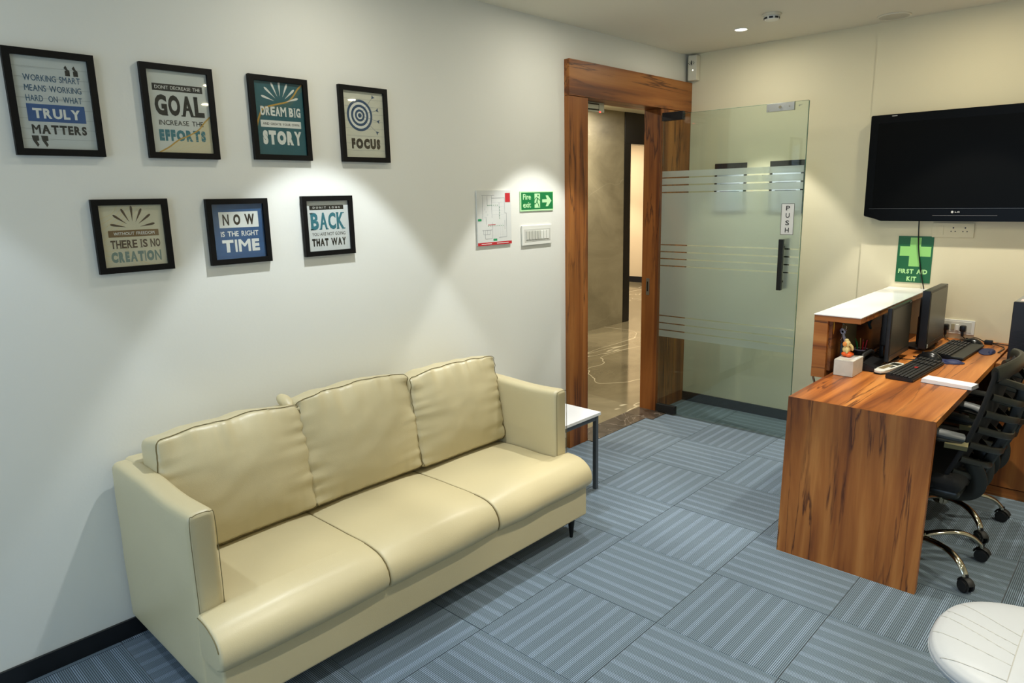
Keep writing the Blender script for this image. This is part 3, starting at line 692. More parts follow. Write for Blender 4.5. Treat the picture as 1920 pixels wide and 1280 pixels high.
# 7
p, B = poster(7, -.414, ZB0, ZB1, "framed white poster with the teal word BACK between two black lines", mat('paper_bright', (222, 224, 224), .5), .265)
pr(lambda bm: B.rect(bm, .08, .89, .09, .175, .0003), 'black_bar', INK, p)
pr(lambda bm: B.text(bm, "D O N ' T   L O O K", .16, .81, .112, .152, .0006, .012), 'lettering', INKW, p)
pr(lambda bm: B.slab(bm, 'BACK', .08, .90, .235, .575, .0004, .04), 'lettering', TEAL, p)
pr(lambda bm: B.text(bm, 'YOU ARE NOT GOING', .10, .90, .63, .695, .0004, 0), 'lettering', INK, p); pr(lambda bm: B.text(bm, 'THAT WAY', .09, .90, .75, .905, .0004, .075), 'lettering', INK, p)

# ------------------------------------------------------------------ evacuation plan, fire exit sign, switches
t = thing('evacuation_plan', 'white evacuation floor plan panel with a red bottom strip', 'sign', (XL, .68, 1.424))
bx('panel', PAPER, t, XL+.001, XL+.010, .541, .820, 1.424, 1.732, .001)
B = Board((XL+.0102, .541, 1.732), (0, 1, 0), (0, 0, -1), (1, 0, 0), .279, .308)
def f(bm):
    L = [((.13, .09), (.50, .09)), ((.16, .09), (.16, .55)), ((.42, .10), (.42, .27)), ((.42, .14), (.80, .14)), ((.80, .14), (.80, .42)), ((.80, .42), (.85, .42)), ((.85, .42), (.85, .86)), ((.85, .86), (.62, .87)),
         ((.42, .27), (.42, .50)), ((.42, .58), (.42, .88)), ((.42, .88), (.22, .88)), ((.22, .88), (.22, .72)), ((.14, .72), (.42, .72)), ((.29, .10), (.29, .27)), ((.29, .27), (.42, .27)), ((.25, .48), (.25, .62)), ((.17, .72), (.17, .80)), ((.17, .80), (.36, .80)), ((.28, .72), (.28, .80)), ((.36, .72), (.36, .80)), ((.64, .22), (.64, .50)), ((.80, .55), (.80, .72))]
    for a, b in L: B.strip(bm, [a, b], .0014, .0003)
pr(f, 'plan_line', mat('plan_grey', (120, 126, 138), .6), t)
def f(bm):
    for k in range(4): B.strip(bm, [(.44, .22+.075*k), (.78, .22+.075*k)], .0006, .0003)
    for k in range(5): B.strip(bm, [(.45+.07*k, .60), (.45+.07*k, .86)], .0005, .0003)
    for k in range(5): B.disc(bm, .22+.04*(k % 3), .34+.05*k, .004, .0003, 10, .003)
pr(f, 'plan_line', mat('plan_pale', (178, 184, 192), .6), t)
def f(bm):
    for k in range(9): B.rect(bm, .30+.055*k, .325+.055*k, .645, .653, .0004)
    for k in range(6): B.rect(bm, .30+.055*k, .325+.055*k, .268, .276, .0004)
    for k in range(5): B.rect(bm, .645, .655, .30+.05*k, .325+.05*k, .0004)
    B.rect(bm, .02, .12, .51, .55, .0004); B.rect(bm, .45, .56, .885, .925, .0004)
pr(f, 'route_mark', mat('plan_green', (40, 150, 96), .5), t)
pr(lambda bm: B.rect(bm, 0, 1, .945, 1, .0004), 'red_strip', mat('plan_red', (190, 40, 48), .5), t)
pr(lambda bm: (B.rect(bm, .82, .97, .05, .22, .0004)), 'red_block', mat('plan_red', (190, 40, 48), .5), t)
pr(lambda bm: (B.rect(bm, .30, .52, .62, .63, .0004)), 'red_mark', mat('plan_red', (190, 40, 48), .5), t)
pr(lambda bm: (B.rect(bm, .1, .4, .966, .978, .0006), B.rect(bm, .55, .9, .966, .978, .0006)), 'strip_text', INKW, t)
GREEN = mat('sign_green', (14, 118, 62), .45); LIME = mat('sign_lime', (188, 232, 176), .45)
t = thing('fire_exit_sign', 'green fire exit sign with running figure and arrow', 'sign', (XL, 1.06, 1.608))
bx('panel', LIME, t, XL+.001, XL+.006, .905, 1.212, 1.606, 1.724, .001)
B = Board((XL+.0062, .905, 1.724), (0, 1, 0), (0, 0, -1), (1, 0, 0), .307, .118)
pr(lambda bm: B.rect(bm, .03, .985, .06, .92, .0002), 'green_field', GREEN, t)
pr(lambda bm: B.text(bm, 'Fire', .08, .31, .14, .42, .0005, .02), 'lettering', LIME, t); pr(lambda bm: B.text(bm, 'exit', .08, .31, .55, .82, .0005, .02), 'lettering', LIME, t)
pr(lambda bm: (B.rect(bm, .42, .585, .12, .84, .0005), B.poly(bm, [(.65, .42), (.80, .42), (.76, .22), (.83, .22), (.94, .5), (.83, .78), (.76, .78), (.80, .58), (.65, .58)], .0005)), 'pictogram', LIME, t)
def f(bm):
    B.disc(bm, .525, .22, .0065, .0008, 14)
    for pts, wd in (([(.515, .34), (.49, .52)], .010), ([(.50, .32), (.44, .36), (.425, .46)], .0045), ([(.52, .34), (.55, .44), (.585, .46)], .0045), ([(.49, .52), (.45, .64), (.39, .63)], .006), ([(.49, .52), (.53, .66), (.555, .82)], .006)): B.strip(bm, pts, wd, .0008)
pr(f, 'running_figure', GREEN, t)
t = thing('switch_plate', 'wide white switch plate with a row of rockers under the fire exit sign', 'switch', (XL, 1.05, 1.40))
bx('plate', WHITEP, t, XL+.001, XL+.012, .912, 1.190, 1.402, 1.522, .004)
bx('recess', mat('switch_grey', (200, 200, 192), .5), t, XL+.0115, XL+.0135, .932, 1.172, 1.424, 1.500, .001)
for k in range(8):
    y = .944+.027*k
    bx('rocker', WHITEP if k > 4 else mat('rocker_grey', (196, 196, 186), .5), t, XL+.013, XL+.0175, y, y+.023, 1.436, 1.488, .0015)
# ------------------------------------------------------------------ white dispenser in the corner
t = thing('air_freshener', 'small white wall dispenser with a dark flower mark in the corner above the door', 'dispenser', (-.965, YB, 2.52))
bx('case', IVORY, t, -1.000, -.928, YB-.060, YB-.001, 2.525, 2.705, .006)
bx('side_shell', mat('shell_grey', (150, 146, 124), .5), t, -1.008, -.999, YB-.050, YB-.001, 2.530, 2.700, .003)
B = Board((-1.0, YB-.0605, 2.705), (1, 0, 0), (0, 0, -1), (0, -1, 0), .072, .18)
def f(bm):
    B.poly(bm, [(.40, .42), (.32, .33), (.34, .24), (.40, .18), (.46, .24), (.48, .33)], .0004)
    for s in (-1, 1):
        B.poly(bm, [(.40+s*.13, .38), (.40+s*.30, .28), (.40+s*.36, .29), (.40+s*.22, .36)], .0004); B.poly(bm, [(.40+s*.12, .30), (.40+s*.2, .22), (.40+s*.22, .26)], .0004)
pr(f, 'flower_mark', INK, t)
bm = bmesh.new(); ball(bm, (-.958, YB-.0605, 2.598), .0035, 8, 6); finish('indicator_light', bm, mat('white_led', (255, 255, 230), .3, emit=(255, 250, 220), estr=4), t)

# ------------------------------------------------------------------ television
TVB = mat('tv_bezel', (7, 7, 7), .25, spec=.08); TVS = mat('tv_screen', (8, 8, 7), .30, spec=.05)
YW = YB-.014; TX0, TX1, TY = .336, 1.384, YW-.075
t = thing('television', 'black flat television mounted high on the back wall', 'television', ((TX0+TX1)/2, YW, 1.49))
bm = bmesh.new(); prism(bm, [(TX0, 1.520), (TX0+.05, 1.512), (TX0+.10, 1.490), (TX1-.10, 1.490), (TX1-.05, 1.512), (TX1, 1.520), (TX1, 2.150), (TX0, 2.150)], 0, .060)
for v in bm.verts: v.co = Vector((v.co.x, TY+v.co.z, v.co.y))
bmesh.ops.bevel(bm, geom=[e for e in bm.edges if e.calc_length() > .02], offset=.004, segments=2, affect='EDGES'); finish('housing', bm, TVB, t)
bx('screen', TVS, t, TX0+.048, TX1-.048, TY-.0015, TY+.002, 1.573, 2.098)
bx('trim_line', mat('tv_trim', (70, 70, 70), .3), t, TX0+.03, TX1-.03, TY-.002, TY+.001, 1.5655, 1.568)
bx('wall_bracket', BLACKM, t, .68, 1.04, TY+.058, YW-.001, 1.70, 2.0)
B = Board((.83, TY-.0008, 1.553), (1, 0, 0), (0, 0, -1), (0, -1, 0), .06, .014)
LOGO = mat('logo_grey', (190, 190, 188), .4)
pr(lambda bm: (B.disc(bm, .15, .5, .0068, .0006, 20), B.text(bm, 'LG', .38, .80, .22, .80, .0006, .03)), 'logo', LOGO, t)
pr(lambda bm: B.text(bm, 'Full HD', -6.6+.35, -6.6+1.05, -42.3, -41.95, .0006, 0) if False else B.rect(bm, -1.6, 4.0, 1.9, 2.05, .0006), 'logo', mat('light_bar', (96, 92, 90), .3), t)
pr(lambda bm: (B.rect(bm, -6.2, -5.7, -42.0, -41.7, .0006)), 'badge', LOGO, t)
bm = bmesh.new(); tube(bm, smooth_path([(.655, YW-.035, 1.50), (.657, YW-.028, 1.42), (.664, YW-.016, 1.31), (.690, YW-.014, 1.16), (.725, YW-.03, 1.02), (.74, YW-.05, .86), (.75, YW-.10, .775)], 6), .0036, 8)
top_one('power_cable', bm, BLACK, 'black cable hanging from the television down past the green sign', 'cable', loc=(.75, YW-.10, .77))
# sockets
def socket_plate(name, lab, x0, x1, z0, z1, m):
    t = thing(name, lab, 'socket', ((x0+x1)/2, YW, z0)); bx('plate', m, t, x0, x1, YW-.010, YW-.0005, z0, z1, .003)
    return t
t = socket_plate('wall_socket', 'cream double wall socket half hidden just under the television', .728, .952, 1.388, 1.478, WALLC)
bx('switch', WALLC, t, .760, .790, YW-.013, YW-.009, 1.405, 1.460, .001)
for x in (.842, .905):
    bm = bmesh.new()
    for dx, dz, r in ((0, .014, .0045), (-.011, -.008, .0035), (.011, -.008, .0035)): cyl(bm, (x+dx, YW-.0102, 1.434+dz), r, .001, 'Y', 12)
    finish('pin_hole', bm, BLACK, t)
t = socket_plate('wall_socket', 'white wall socket with two black plugs above the desk', .800, 1.012, .790, .880, WHITEP)
bx('inner_plate', mat('socket_grey', (212, 210, 198), .4), t, .815, .995, YW-.012, YW-.009, .803, .868, .001)
bx('switch', mat('switch_beige', (170, 160, 130), .4), t, .886, .906, YW-.016, YW-.011, .815, .852, .002)
bx('switch', WHITEP, t, .912, .930, YW-.018, YW-.011, .812, .850, .002)
for x, lab in ((.862, 'black power plug nearer the monitor in the wall socket'), (.955, 'black power plug in the right half of the wall socket')):
    bm = bmesh.new(); box(bm, x-.017, x+.017, YW-.050, YW-.013, .812, .850, .008); box(bm, x-.007, x+.007, YW-.046, YW-.022, .782, .815, .004)
    top_one('power_plug', bm, BLACK, lab, 'plug', 'plugs in the socket above the desk', (x, YW-.03, .80))

# ------------------------------------------------------------------ first aid sign
t = thing('first_aid_sign', 'green first aid kit sign with a pale cross on the back wall', 'sign', (.64, YW, 1.095))
bx('panel', GREEN if False else mat('aid_green', (10, 96, 52), .4), t, .540, .742, YW-.004, YW-.0005, 1.095, 1.392)
B = Board((.540, YW-.0042, 1.392), (1, 0, 0), (0, 0, -1), (0, -1, 0), .202, .297)
pr(lambda bm: B.poly(bm, [(.35, .03), (.66, .03), (.66, .22), (.95, .22), (.95, .43), (.66, .43), (.66, .65), (.35, .65), (.35, .43), (.07, .43), (.07, .22), (.35, .22)], .0003), 'cross', mat('sign_pale_green', (150, 214, 120), .45), t)
pr(lambda bm: B.text(bm, 'FIRST AID', .07, .90, .71, .81, .0003, .05), 'lettering', mat('sign_pale_text', (186, 236, 160), .45), t); pr(lambda bm: B.text(bm, 'KIT', .33, .61, .87, .97, .0003, .05), 'lettering', mat('sign_pale_text', (186, 236, 160), .45), t)

# ------------------------------------------------------------------ sofa
SO = thing('sofa', 'three-seat cream leather sofa standing against the left wall', 'sofa', (-.6, -.5, 0))
SY0, SY1, SX0, SXF = -1.452, .440, -1.005, -.175
def leatherbox(name, x0, x1, y0, y1, z0, z1, r=.016, n=(10, 10, 10), fn=None, parent=SO):
    c = Vector(((x0+x1)/2, (y0+y1)/2, (z0+z1)/2)); bm = bmesh.new()
    def F(P):
        p = P + c
        return fn(p) if fn else p
    rounded_box(bm, ((x1-x0)/2, (y1-y0)/2, (z1-z0)/2), r, n, F)
    return finish(name, bm, LEATHER, parent, ang=60)
leatherbox('base', SX0, SXF, SY0+.004, SY1-.004, .100, .262, .012)
leatherbox('back', SX0, -.895, SY0+.05, SY1-.095, .20, .752, .018)
def armf(p, sgn):
    w = .0035*noise.noise(Vector((p.x*6, p.y*3, p.z*6)))
    bul = .010*(1-((p.x+.65)/.36)**2)*(1-((p.z-.42)/.34)**2)
    return Vector((p.x, p.y+sgn*max(bul, 0)*.5+w, p.z+.006*sin((p.x+1)*9)*(1 if p.z > .6 else 0)))
for nm, y0, y1, s in (('armrest', SY0, SY0+.092, -1), ('armrest', SY1-.088, SY1, 1)):
    a = leatherbox(nm, SX0, -.302, y0, y1, .102, .744, .027, (22, 6, 22), lambda p, s=s: armf(p, s))
    bm = bmesh.new(); e = .006
    pts = [(-.300-.0035, y0+e, .26), (-.3035, y0+e*.8, .50), (-.3035, y0+e, .712), (-.3035, y0+.020, .735), (-.3035, (y0+y1)/2, .739), (-.3035, y1-.020, .735), (-.3035, y1-e, .712), (-.3035, y1-e*.8, .50), (-.3035, y1-e, .40)]
    tube(bm, smooth_path(pts, 5), .0013, 6); finish('seam', bm, SEAM, a)
# seat cushions, the outer two running out in front of the arms
TOPP = [(-.86, .372), (-.80, .392), (-.70, .397), (-.60, .399), (-.50, .400), (-.42, .400), (-.36, .400), (-.3065, .400), (-.3000, .3995), (-.285, .399), (-.255, .396), (-.222, .390), (-.192, .378), (-.168, .360), (-.153, .337), (-.147, .312)]
BOTP = [(-.86, .290), (-.80, .280), (-.70, .270), (-.60, .265), (-.50, .264), (-.42, .264), (-.36, .264), (-.3065, .264), (-.3000, .255), (-.285, .251), (-.255, .249), (-.222, .2485), (-.192, .250), (-.168, .259), (-.153, .274), (-.147, .294)]
prof = TOPP + BOTP[::-1]
def seat(name, y0, y1, left_end, right_end):
    bm = bmesh.new(); n = 26
    inL, inR = SY0+.094, SY1-.090
    rows = []
    for k in range(n+1):
        t_ = [0, .004, .010, .020][k] if k < 4 else ([.980, .990, .996, 1][k-n+3] if k > n-4 else .020+(.96)*(k-3)/(n-6)); row = []
        for (x, z) in prof:
            a, b = y0, y1
            if left_end: a = inL if x < -.303 else y0
            if right_end: b = inR if x < -.303 else y1
            y = a+(b-a)*t_
            ed = min(y-a, b-y); rr = .012; sh = 0
            if ed < rr: sh = rr-math.sqrt(max(0, rr*rr-(rr-ed)**2))
            X = x - sh*max(0, min(1, (x+.24)/.08)); Z = z + sh*(-1 if z > .31 else .8)*(.8 if x > -.303 else .4)
            dome = .014*math.sin(pi*t_)**.7*(1 if z > .37 else 0)*(1 if x > -.8 else 0)
            Z += dome
            wv = noise.noise(Vector((x*5, y*4, z*5)))*.006 + noise.noise(Vector((x*16, y*3, z*9)))*.0022
            nx = 1 if x > -.17 else 0
            if z > .33: Z += wv
            if nx: X += wv*1.1+.006*math.sin(pi*t_)
            row.append(bm.verts.new((X, y, Z)))
        rows.append(row)
    m_ = len(prof)
    for k in range(n):
        for j in range(m_): bm.faces.new((rows[k][j], rows[k][(j+1) % m_], rows[k+1][(j+1) % m_], rows[k+1][j]))
    nt_ = len(TOPP)
    for rw in (rows[0], rows[-1]):
        for j in range(nt_-1): bm.faces.new((rw[j], rw[j+1], rw[m_-2-j], rw[m_-1-j]))
    o = finish(name, bm, LEATHER, SO, ang=50)
    return o
S1, S2 = -.812, -.221
s_a = seat('seat_cushion', SY0-.006, S1-.001, True, False); s_b = seat('seat_cushion', S1+.001, S2-.001, False, False); s_c = seat('seat_cushion', S2+.001, SY1+.008, False, True)
def seat_seam(par, y, dz=.001, x0=-.80, drop=.010):
    bm = bmesh.new(); pts = [(x-.0065*max(0, min(1, (x+.25)/.09)), y, z-.0045*(1 if z > .31 else 0)+.004*(z <= .31)) for x, z in prof[1:20] if x >= x0]
    tube(bm, smooth_path(pts, 3), .0016, 6); finish('seam', bm, SEAM, par)
seat_seam(s_b, S1); seat_seam(s_b, S2)
bm = bmesh.new(); tube(bm, smooth_path([(-.300, SY0-.0062, .3965), (-.270, SY0-.0062, .3955), (-.235, SY0-.0062, .389), (-.210, SY0-.0064, .379), (-.188, SY0-.0064, .366), (-.172, SY0-.0064, .348), (-.164, SY0-.0062, .330)], 4), .0014, 6); finish('seam', bm, SEAM, s_a)
# back cushions
def back_cushion(yc, wd, ht, zb, lean, sd, tw=0, dep=.155, xb=-.715):
    hx, hy, hz = dep/2, wd/2, ht/2
    R = Matrix.Rotation(-lean, 3, 'Y') @ Matrix.Rotation(tw, 3, 'Z')
    cpos = Vector((xb-hx, yc, zb+hz))
    def F(P, push=0):
        u, v = P.y/hy, P.z/hz; fr_ = P.x/hx
        bul = (1-abs(u)**2.6)*(1-abs(v)**2.6)
        q = Vector(P)
        q.x += fr_*.046*bul
        # crown the top, sag the bottom corners
        q.z += .012*(1-u*u)*(v if v > 0 else 0) - .010*abs(u)**3*max(v, 0)
        q.y += .010*(1-v*v)*u
        # gathers running in from the rims
        if fr_ > -.2:
            et, eb, el = math.exp(-(1-v)*hz/.055), math.exp(-(1+v)*hz/.05), math.exp(-(1-abs(u))*hy/.06)
            g1 = noise.noise(Vector((u*5.5+sd*7, .4*v, sd))); g2 = noise.noise(Vector((u*13+sd*3, v*1.2, sd*2))); g3 = noise.noise(Vector((v*8+sd, u*.9, sd*5)))
            q.x += .017*et*g1 + .012*et*g2 + .016*el*g3 + .008*eb*g2
            q.x += .0035*noise.noise(Vector((u*3+sd, v*3, 2))) + .004*max(0, noise.noise(Vector((u*2.2-v*2.6+sd, u*.7, sd))))*bul
        q.z += .010*noise.noise(Vector((u*3.2+sd*2, 0, v*.5+sd)))*(1 if v > .5 else 0)
        return q
    def G(P): return R @ F(P) + cpos
    bm = bmesh.new(); rounded_box(bm, (hx, hy, hz), .022, (6, 44, 36), G)
    o = finish('back_cushion', bm, LEATHER, SO, ang=75)
    # welt seam round the front face
    pts = []; rr = .020; e = .0065
    def arc(cy, cz, a0, a1):
        for k in range(5):
            a = a0+(a1-a0)*k/4; pts.append(Vector((hx-e, cy+cos(a)*(rr-e*.35), cz+sin(a)*(rr-e*.35))))
    N = 26
    for k in range(N): pts.append(Vector((hx-e, -hy+rr+(2*hy-2*rr)*k/N, -hz+e*.35)))
    arc(hy-rr, -hz+rr, -pi/2, 0)
    for k in range(1, N): pts.append(Vector((hx-e, hy-e*.35, -hz+rr+(2*hz-2*rr)*k/N)))
    arc(hy-rr, hz-rr, 0, pi/2)
    for k in range(1, N): pts.append(Vector((hx-e, hy-rr-(2*hy-2*rr)*k/N, hz-e*.35)))
    arc(-hy+rr, hz-rr, pi/2, pi)
    for k in range(1, N): pts.append(Vector((hx-e, -hy+e*.35, hz-rr-(2*hz-2*rr)*k/N)))
    arc(-hy+rr, -hz+rr, pi, 1.5*pi)
    bm = bmesh.new(); tube(bm, [R @ F(q) + cpos for q in pts], .0015, 6, True); finish('seam', bm, SEAM, o)
    return o
back_cushion(-1.075, .585, .455, .402, radians(11), 1.3, .02)
back_cushion(-.497, .585, .470, .404, radians(11), 2.7, -.01, xb=-.722)
back_cushion(.075, .560, .455, .404, radians(10), 4.1, -.02, xb=-.700)
bm = bmesh.new(); ball(bm, (-.852, -.796, .858), (.055, .030, .022), 20, 12, Matrix.Rotation(.35, 4, 'Y')); ball(bm, (-.792, -.779, .838), (.026, .020, .014), 16, 10, Matrix.Rotation(-.5, 4, 'Z')); finish('cushion_corner_fold', bm, LEATHER, SO, ang=70)
for x, y in ((-.205, .345), (-.205, -1.36), (-.93, .345), (-.93, -1.36)):
    bm = bmesh.new(); cyl(bm, (x, y, .051), .008, .102, seg=16, r2=.019); finish('leg', bm, SATIN, SO)

# ------------------------------------------------------------------ side table
t = thing('side_table', 'small white-topped side table with grey metal legs beyond the sofa', 'side table', (-.67, .70, 0))
bx('tabletop', WHITEL, t, -.895, -.446, .480, .930, .452, .470, .002)
for x in (-.885, -.480):
    for y in (.490, .895): bx('leg', GREYM, t, x, x+.024, y, y+.024, 0, .4515, .002)
bm = bmesh.new()
for y in (.490, .895): box(bm, -.861, -.480, y+.002, y+.022, .424, .4515, .001)
for x in (-.883, -.480): box(bm, x, x+.022, .514, .895, .424, .4515, .001)
finish('apron_frame', bm, GREYM, t)

# ------------------------------------------------------------------ reception desk
t = thing('reception_desk', 'wood laminate reception desk with a raised white counter ledge', 'desk', (.92, 1.8, 0))
XA, XB0, XB1 = .622, 1.224, 1.208
bm = bmesh.new(); hexa(bm, [(XA, .890, 0), (1.217, .890, 0), (1.217, .922, 0), (XA, .922, 0), (XA, .924, .7600), (XB0, .924, .7600), (XB0, .954, .7285), (XA, .954, .7285)])
finish('end_panel', bm, WZ, t)
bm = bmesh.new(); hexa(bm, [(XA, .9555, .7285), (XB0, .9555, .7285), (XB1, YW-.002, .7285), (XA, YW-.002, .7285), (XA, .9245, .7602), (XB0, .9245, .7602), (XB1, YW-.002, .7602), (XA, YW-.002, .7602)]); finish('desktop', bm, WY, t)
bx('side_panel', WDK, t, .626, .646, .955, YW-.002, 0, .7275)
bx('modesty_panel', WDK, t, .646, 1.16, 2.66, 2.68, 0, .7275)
bx('counter_front', WX, t, .512, .582, 1.500, 2.833, .722, 1.026, .0015)
bx('counter_back', wood('wood_inner_shaded', 'Y', .85, 8), t, .5825, .600, 1.52, 2.833, .761, 1.026)  # wood tone lowered to paint in the shade under the ledge
bx('shelf_board', WX, t, .512, .742, 1.498, 2.833, 1.0265, 1.0545, .001)
bx('counter_top', WHITEL, t, .510, .744, 1.495, 2.834, 1.055, 1.0605, .001)
bx('kick_panel', BLACKM, t, .600, .624, 1.52, 2.833, 0, .7215)
bm = bmesh.new(); tube(bm, [(.520, 1.512, .721), (.535, 1.512, .67), (.560, 1.512, .60)], .006, 8); finish('support_strut', bm, CHROME, t)
bm = bmesh.new(); cyl(bm, (.6225, .934, .706), .006, .005, 'X', 12); finish('cap', bm, BLACK, t)

# cabinet
t = thing('storage_cabinet', 'low wood cabinet along the back wall right of the desk', 'cabinet', (1.8, 2.55, 0))
bx('carcass', WZ2, t, 1.222, 2.40, 2.280, YW-.002, .055, .728)
bx('top', WX, t, 1.218, 2.42, 2.252, YW-.002, .7285, .754, .0015)
bx('plinth', WX, t, 1.225, 2.39, 2.268, 2.7, 0, .0545)
d = bx('drawer', WX, t, 1.224, 1.60, 2.262, 2.279, .612, .724, .001); bx('drawer', WX, t, 1.604, 1.98, 2.262, 2.279, .612, .724, .001)
bx('door', WZ, t, 1.224, 1.60, 2.262, 2.279, .060, .607, .001); bx('door', WZ, t, 1.604, 1.98, 2.262, 2.279, .060, .607, .001)

# computer tower
t = thing('computer_tower', 'black and grey computer tower standing on the low cabinet', 'computer', (1.36, 2.5, .754))
bx('case', mat('tower_grey', (150, 152, 150), .4, metal=.3), t, 1.262, 1.442, 2.312, 2.72, .757, 1.088, .003)
bx('front_panel', mat('tower_black', (16, 16, 17), .35), t, 1.260, 1.444, 2.288, 2.3115, .756, 1.090, .004)
bm = bmesh.new()
for k in range(26): box(bm, 1.268, 1.436, 2.2855, 2.2885, .770+.0065*k, .7732+.0065*k)
o = finish('vent_ribs', bm, BLACK, t, smooth=False); o['kind'] = 'stuff'
bx('label_sticker', mat('sticker_pink', (226, 206, 204), .5), t, 1.28, 1.345, 2.36, 2.43, 1.088, 1.0886)
bx('label_sticker', WHITEP, t, 1.36, 1.40, 2.36, 2.43, 1.088, 1.0886)

# ------------------------------------------------------------------ monitors
def monitor(lab, x, y0, y1, z0, z1, rz, sticker, dep):
    yc = (y0+y1)/2; w2 = (y1-y0)/2
    t = thing('monitor', lab, 'monitor', (x-.02, yc, .76), rz, 'monitors on the reception desk')
    L = dict(world=False); zb, zt = z0-.76, z1-.76
    bx('housing', BLACK, t, .018-dep, .018, -w2, w2, zb, zt, .004, **L)
    bx('screen', mat('monitor_screen', (66, 65, 58), .30), t, .0175, .0195, -w2+.016, w2-.016, zb+.034, zt-.014, **L)  # screen base colour lightened to stand for the room's reflection
    bx('bezel_strip', mat('bezel_grey', (48, 49, 48), .35), t, .0178, .0205, -w2+.004, w2-.004, zb+.004, zb+.030, .001, **L)
    bm = bmesh.new(); box(bm, -.060, .017-dep, -.085, .085, zb+.06, zt-.05, .012); box(bm, -.075, -.05, -.03, .03, .018, zb+.16, .006); finish('stand_neck', bm, BLACK, t, **L)
    bm = bmesh.new(); prism(bm, [(.062*cos(a)*1.25-.055, .105*sin(a)) for a in [2*pi*k/28 for k in range(28)]], 0.0005, .016, .004); finish('stand_foot', bm, BLACK, t, **L)
    if sticker: bx('badge', INKW, t, .0202, .0215, -w2+.012, -w2+.032, zb+.006, zb+.026, **L)
    bx('maker_mark', mat('mark_grey', (160, 160, 155), .4), t, .0182, .0192, w2-.05, w2-.022, zt-.010, zt-.005, **L)
    return t
monitor('switched-off black monitor nearer the white paper box', .815, 1.762, 2.150, .790, 1.079, 0.0, False, .022)
monitor('taller switched-off black monitor nearer the wall, with a white badge', .888, 2.215, 2.628, .790, 1.125, 0.0, True, .042)

t = thing('desk_speaker', 'black speaker box in the gap between the two monitors', 'speaker', (.70, 2.27, .7605))
bx('cabinet', BLACK, t, .655, .765, 2.215, 2.335, .7605, .925, .006)
bm = bmesh.new(); tube(bm, smooth_path([(.70, 2.275, .925), (.70, 2.275, .95), (.715, 2.28, .965)], 4), .018, 12); finish('knob_top', bm, BLACKM, t)
bm = bmesh.new(); cyl(bm, (.7665, 2.275, .86), .035, .003, 'X', 24); finish('driver', bm, BLACKM, t)

# ------------------------------------------------------------------ keyboards, mice, pads
def keyboard(lab, c, rz, wx, wy, rest, logo):
    """x across the depth (rest side +x), y along the length"""
    t = thing('keyboard', lab, 'keyboard', (c[0], c[1], .7605), rz, 'keyboards on the reception desk'); L = dict(world=False)
    bm = bmesh.new(); hexa(bm, [(-wx/2, -wy/2, 0), (wx/2, -wy/2, 0), (wx/2, wy/2, 0), (-wx/2, wy/2, 0), (-wx/2, -wy/2, .026), (wx/2, -wy/2, .014), (wx/2, wy/2, .014), (-wx/2, wy/2, .026)])
    bmesh.ops.bevel(bm, geom=bm.edges[:], offset=.004, segments=2, affect='EDGES'); finish('body', bm, BLACK, t, **L)
    kx0, kx1 = -wx/2+.012, wx/2-.010-rest
    bm = bmesh.new(); rows, cols = 6, 21
    for r in range(rows):
        for q in range(cols):
            if q in (15, 17) and r > 0 and False: continue
            x0 = kx0+(kx1-kx0)*r/rows; x1 = kx0+(kx1-kx0)*(r+1)/rows-.003; y0 = -wy/2+.010+(wy-.02)*q/cols; y1 = -wy/2+.010+(wy-.02)*(q+1)/cols-.0025
            if q in (14, 18): continue
            z = .026-.012*((x0+wx/2)/wx); box(bm, x0, x1, y0, y1, z-.001, z+.006, .0012, 1)
    o = finish('keys', bm, mat('key_black', (24, 24, 25), .5), t, **L); o['kind'] = 'stuff'
    bm = bmesh.new()
    for r in range(rows):
        for q in range(cols):
            if q in (14, 18) or random.random() < .35: continue
            x0 = kx0+(kx1-kx0)*(r+.35)/rows; y0 = -wy/2+.010+(wy-.02)*(q+.35)/cols; z = .026-.012*((x0+wx/2)/wx)+.0063
            vv = [bm.verts.new(p) for p in ((x0, y0, z), (x0+.004, y0, z), (x0+.004, y0+.005, z), (x0, y0+.005, z))]; bm.faces.new(vv)
    o = finish('key_legends', bm, mat('legend_grey', (150, 150, 145), .6), t, smooth=False, recalc=False, **L); o['kind'] = 'stuff'
    if rest: bx('wrist_rest', mat('rest_grey', (46, 48, 44), .5), t, wx/2-rest, wx/2+.004, -wy/2+.003, wy/2-.003, .006, .019, .004, **L)
    if logo:
        bm = bmesh.new(); box(bm, kx0+.052, kx0+.068, -.035, -.012, .0262, .0285); finish('red_key', bm, mat('red_mark', (170, 40, 40), .5), t, **L)
    return t
keyboard('worn black keyboard with one red mark, nearest the desk end', (.945, 1.775), -.065, .128, .50, 0, True)
keyboard('black keyboard with a grey wrist rest, nearer the wall', (1.005, 2.395), -.045, .172, .46, .052, False)
def mousepad(lab, c, rx, ry, rz):
    t = thing('mouse_pad', lab, 'mouse pad', (c[0], c[1], .7603), rz, 'navy mouse pads'); L = dict(world=False); P = mat('navy_pad', (34, 44, 84), .6)
    bm = bmesh.new(); prism(bm, [(rx*cos(a), ry*sin(a)) for a in [2*pi*k/36 for k in range(36)]], 0, .004, .001); finish('pad', bm, P, t, **L)
    bm = bmesh.new(); ball(bm, (rx*.55, 0, .002), (rx*.38, ry*.62, .016)); finish('wrist_cushion', bm, P, t, **L)
mousepad('navy blue mouse pad between the two keyboards', (.985, 2.093), .118, .060, .08)
mousepad('navy blue mouse pad beside the wall-side keyboard', (1.138, 2.50), .040, .100, .05)
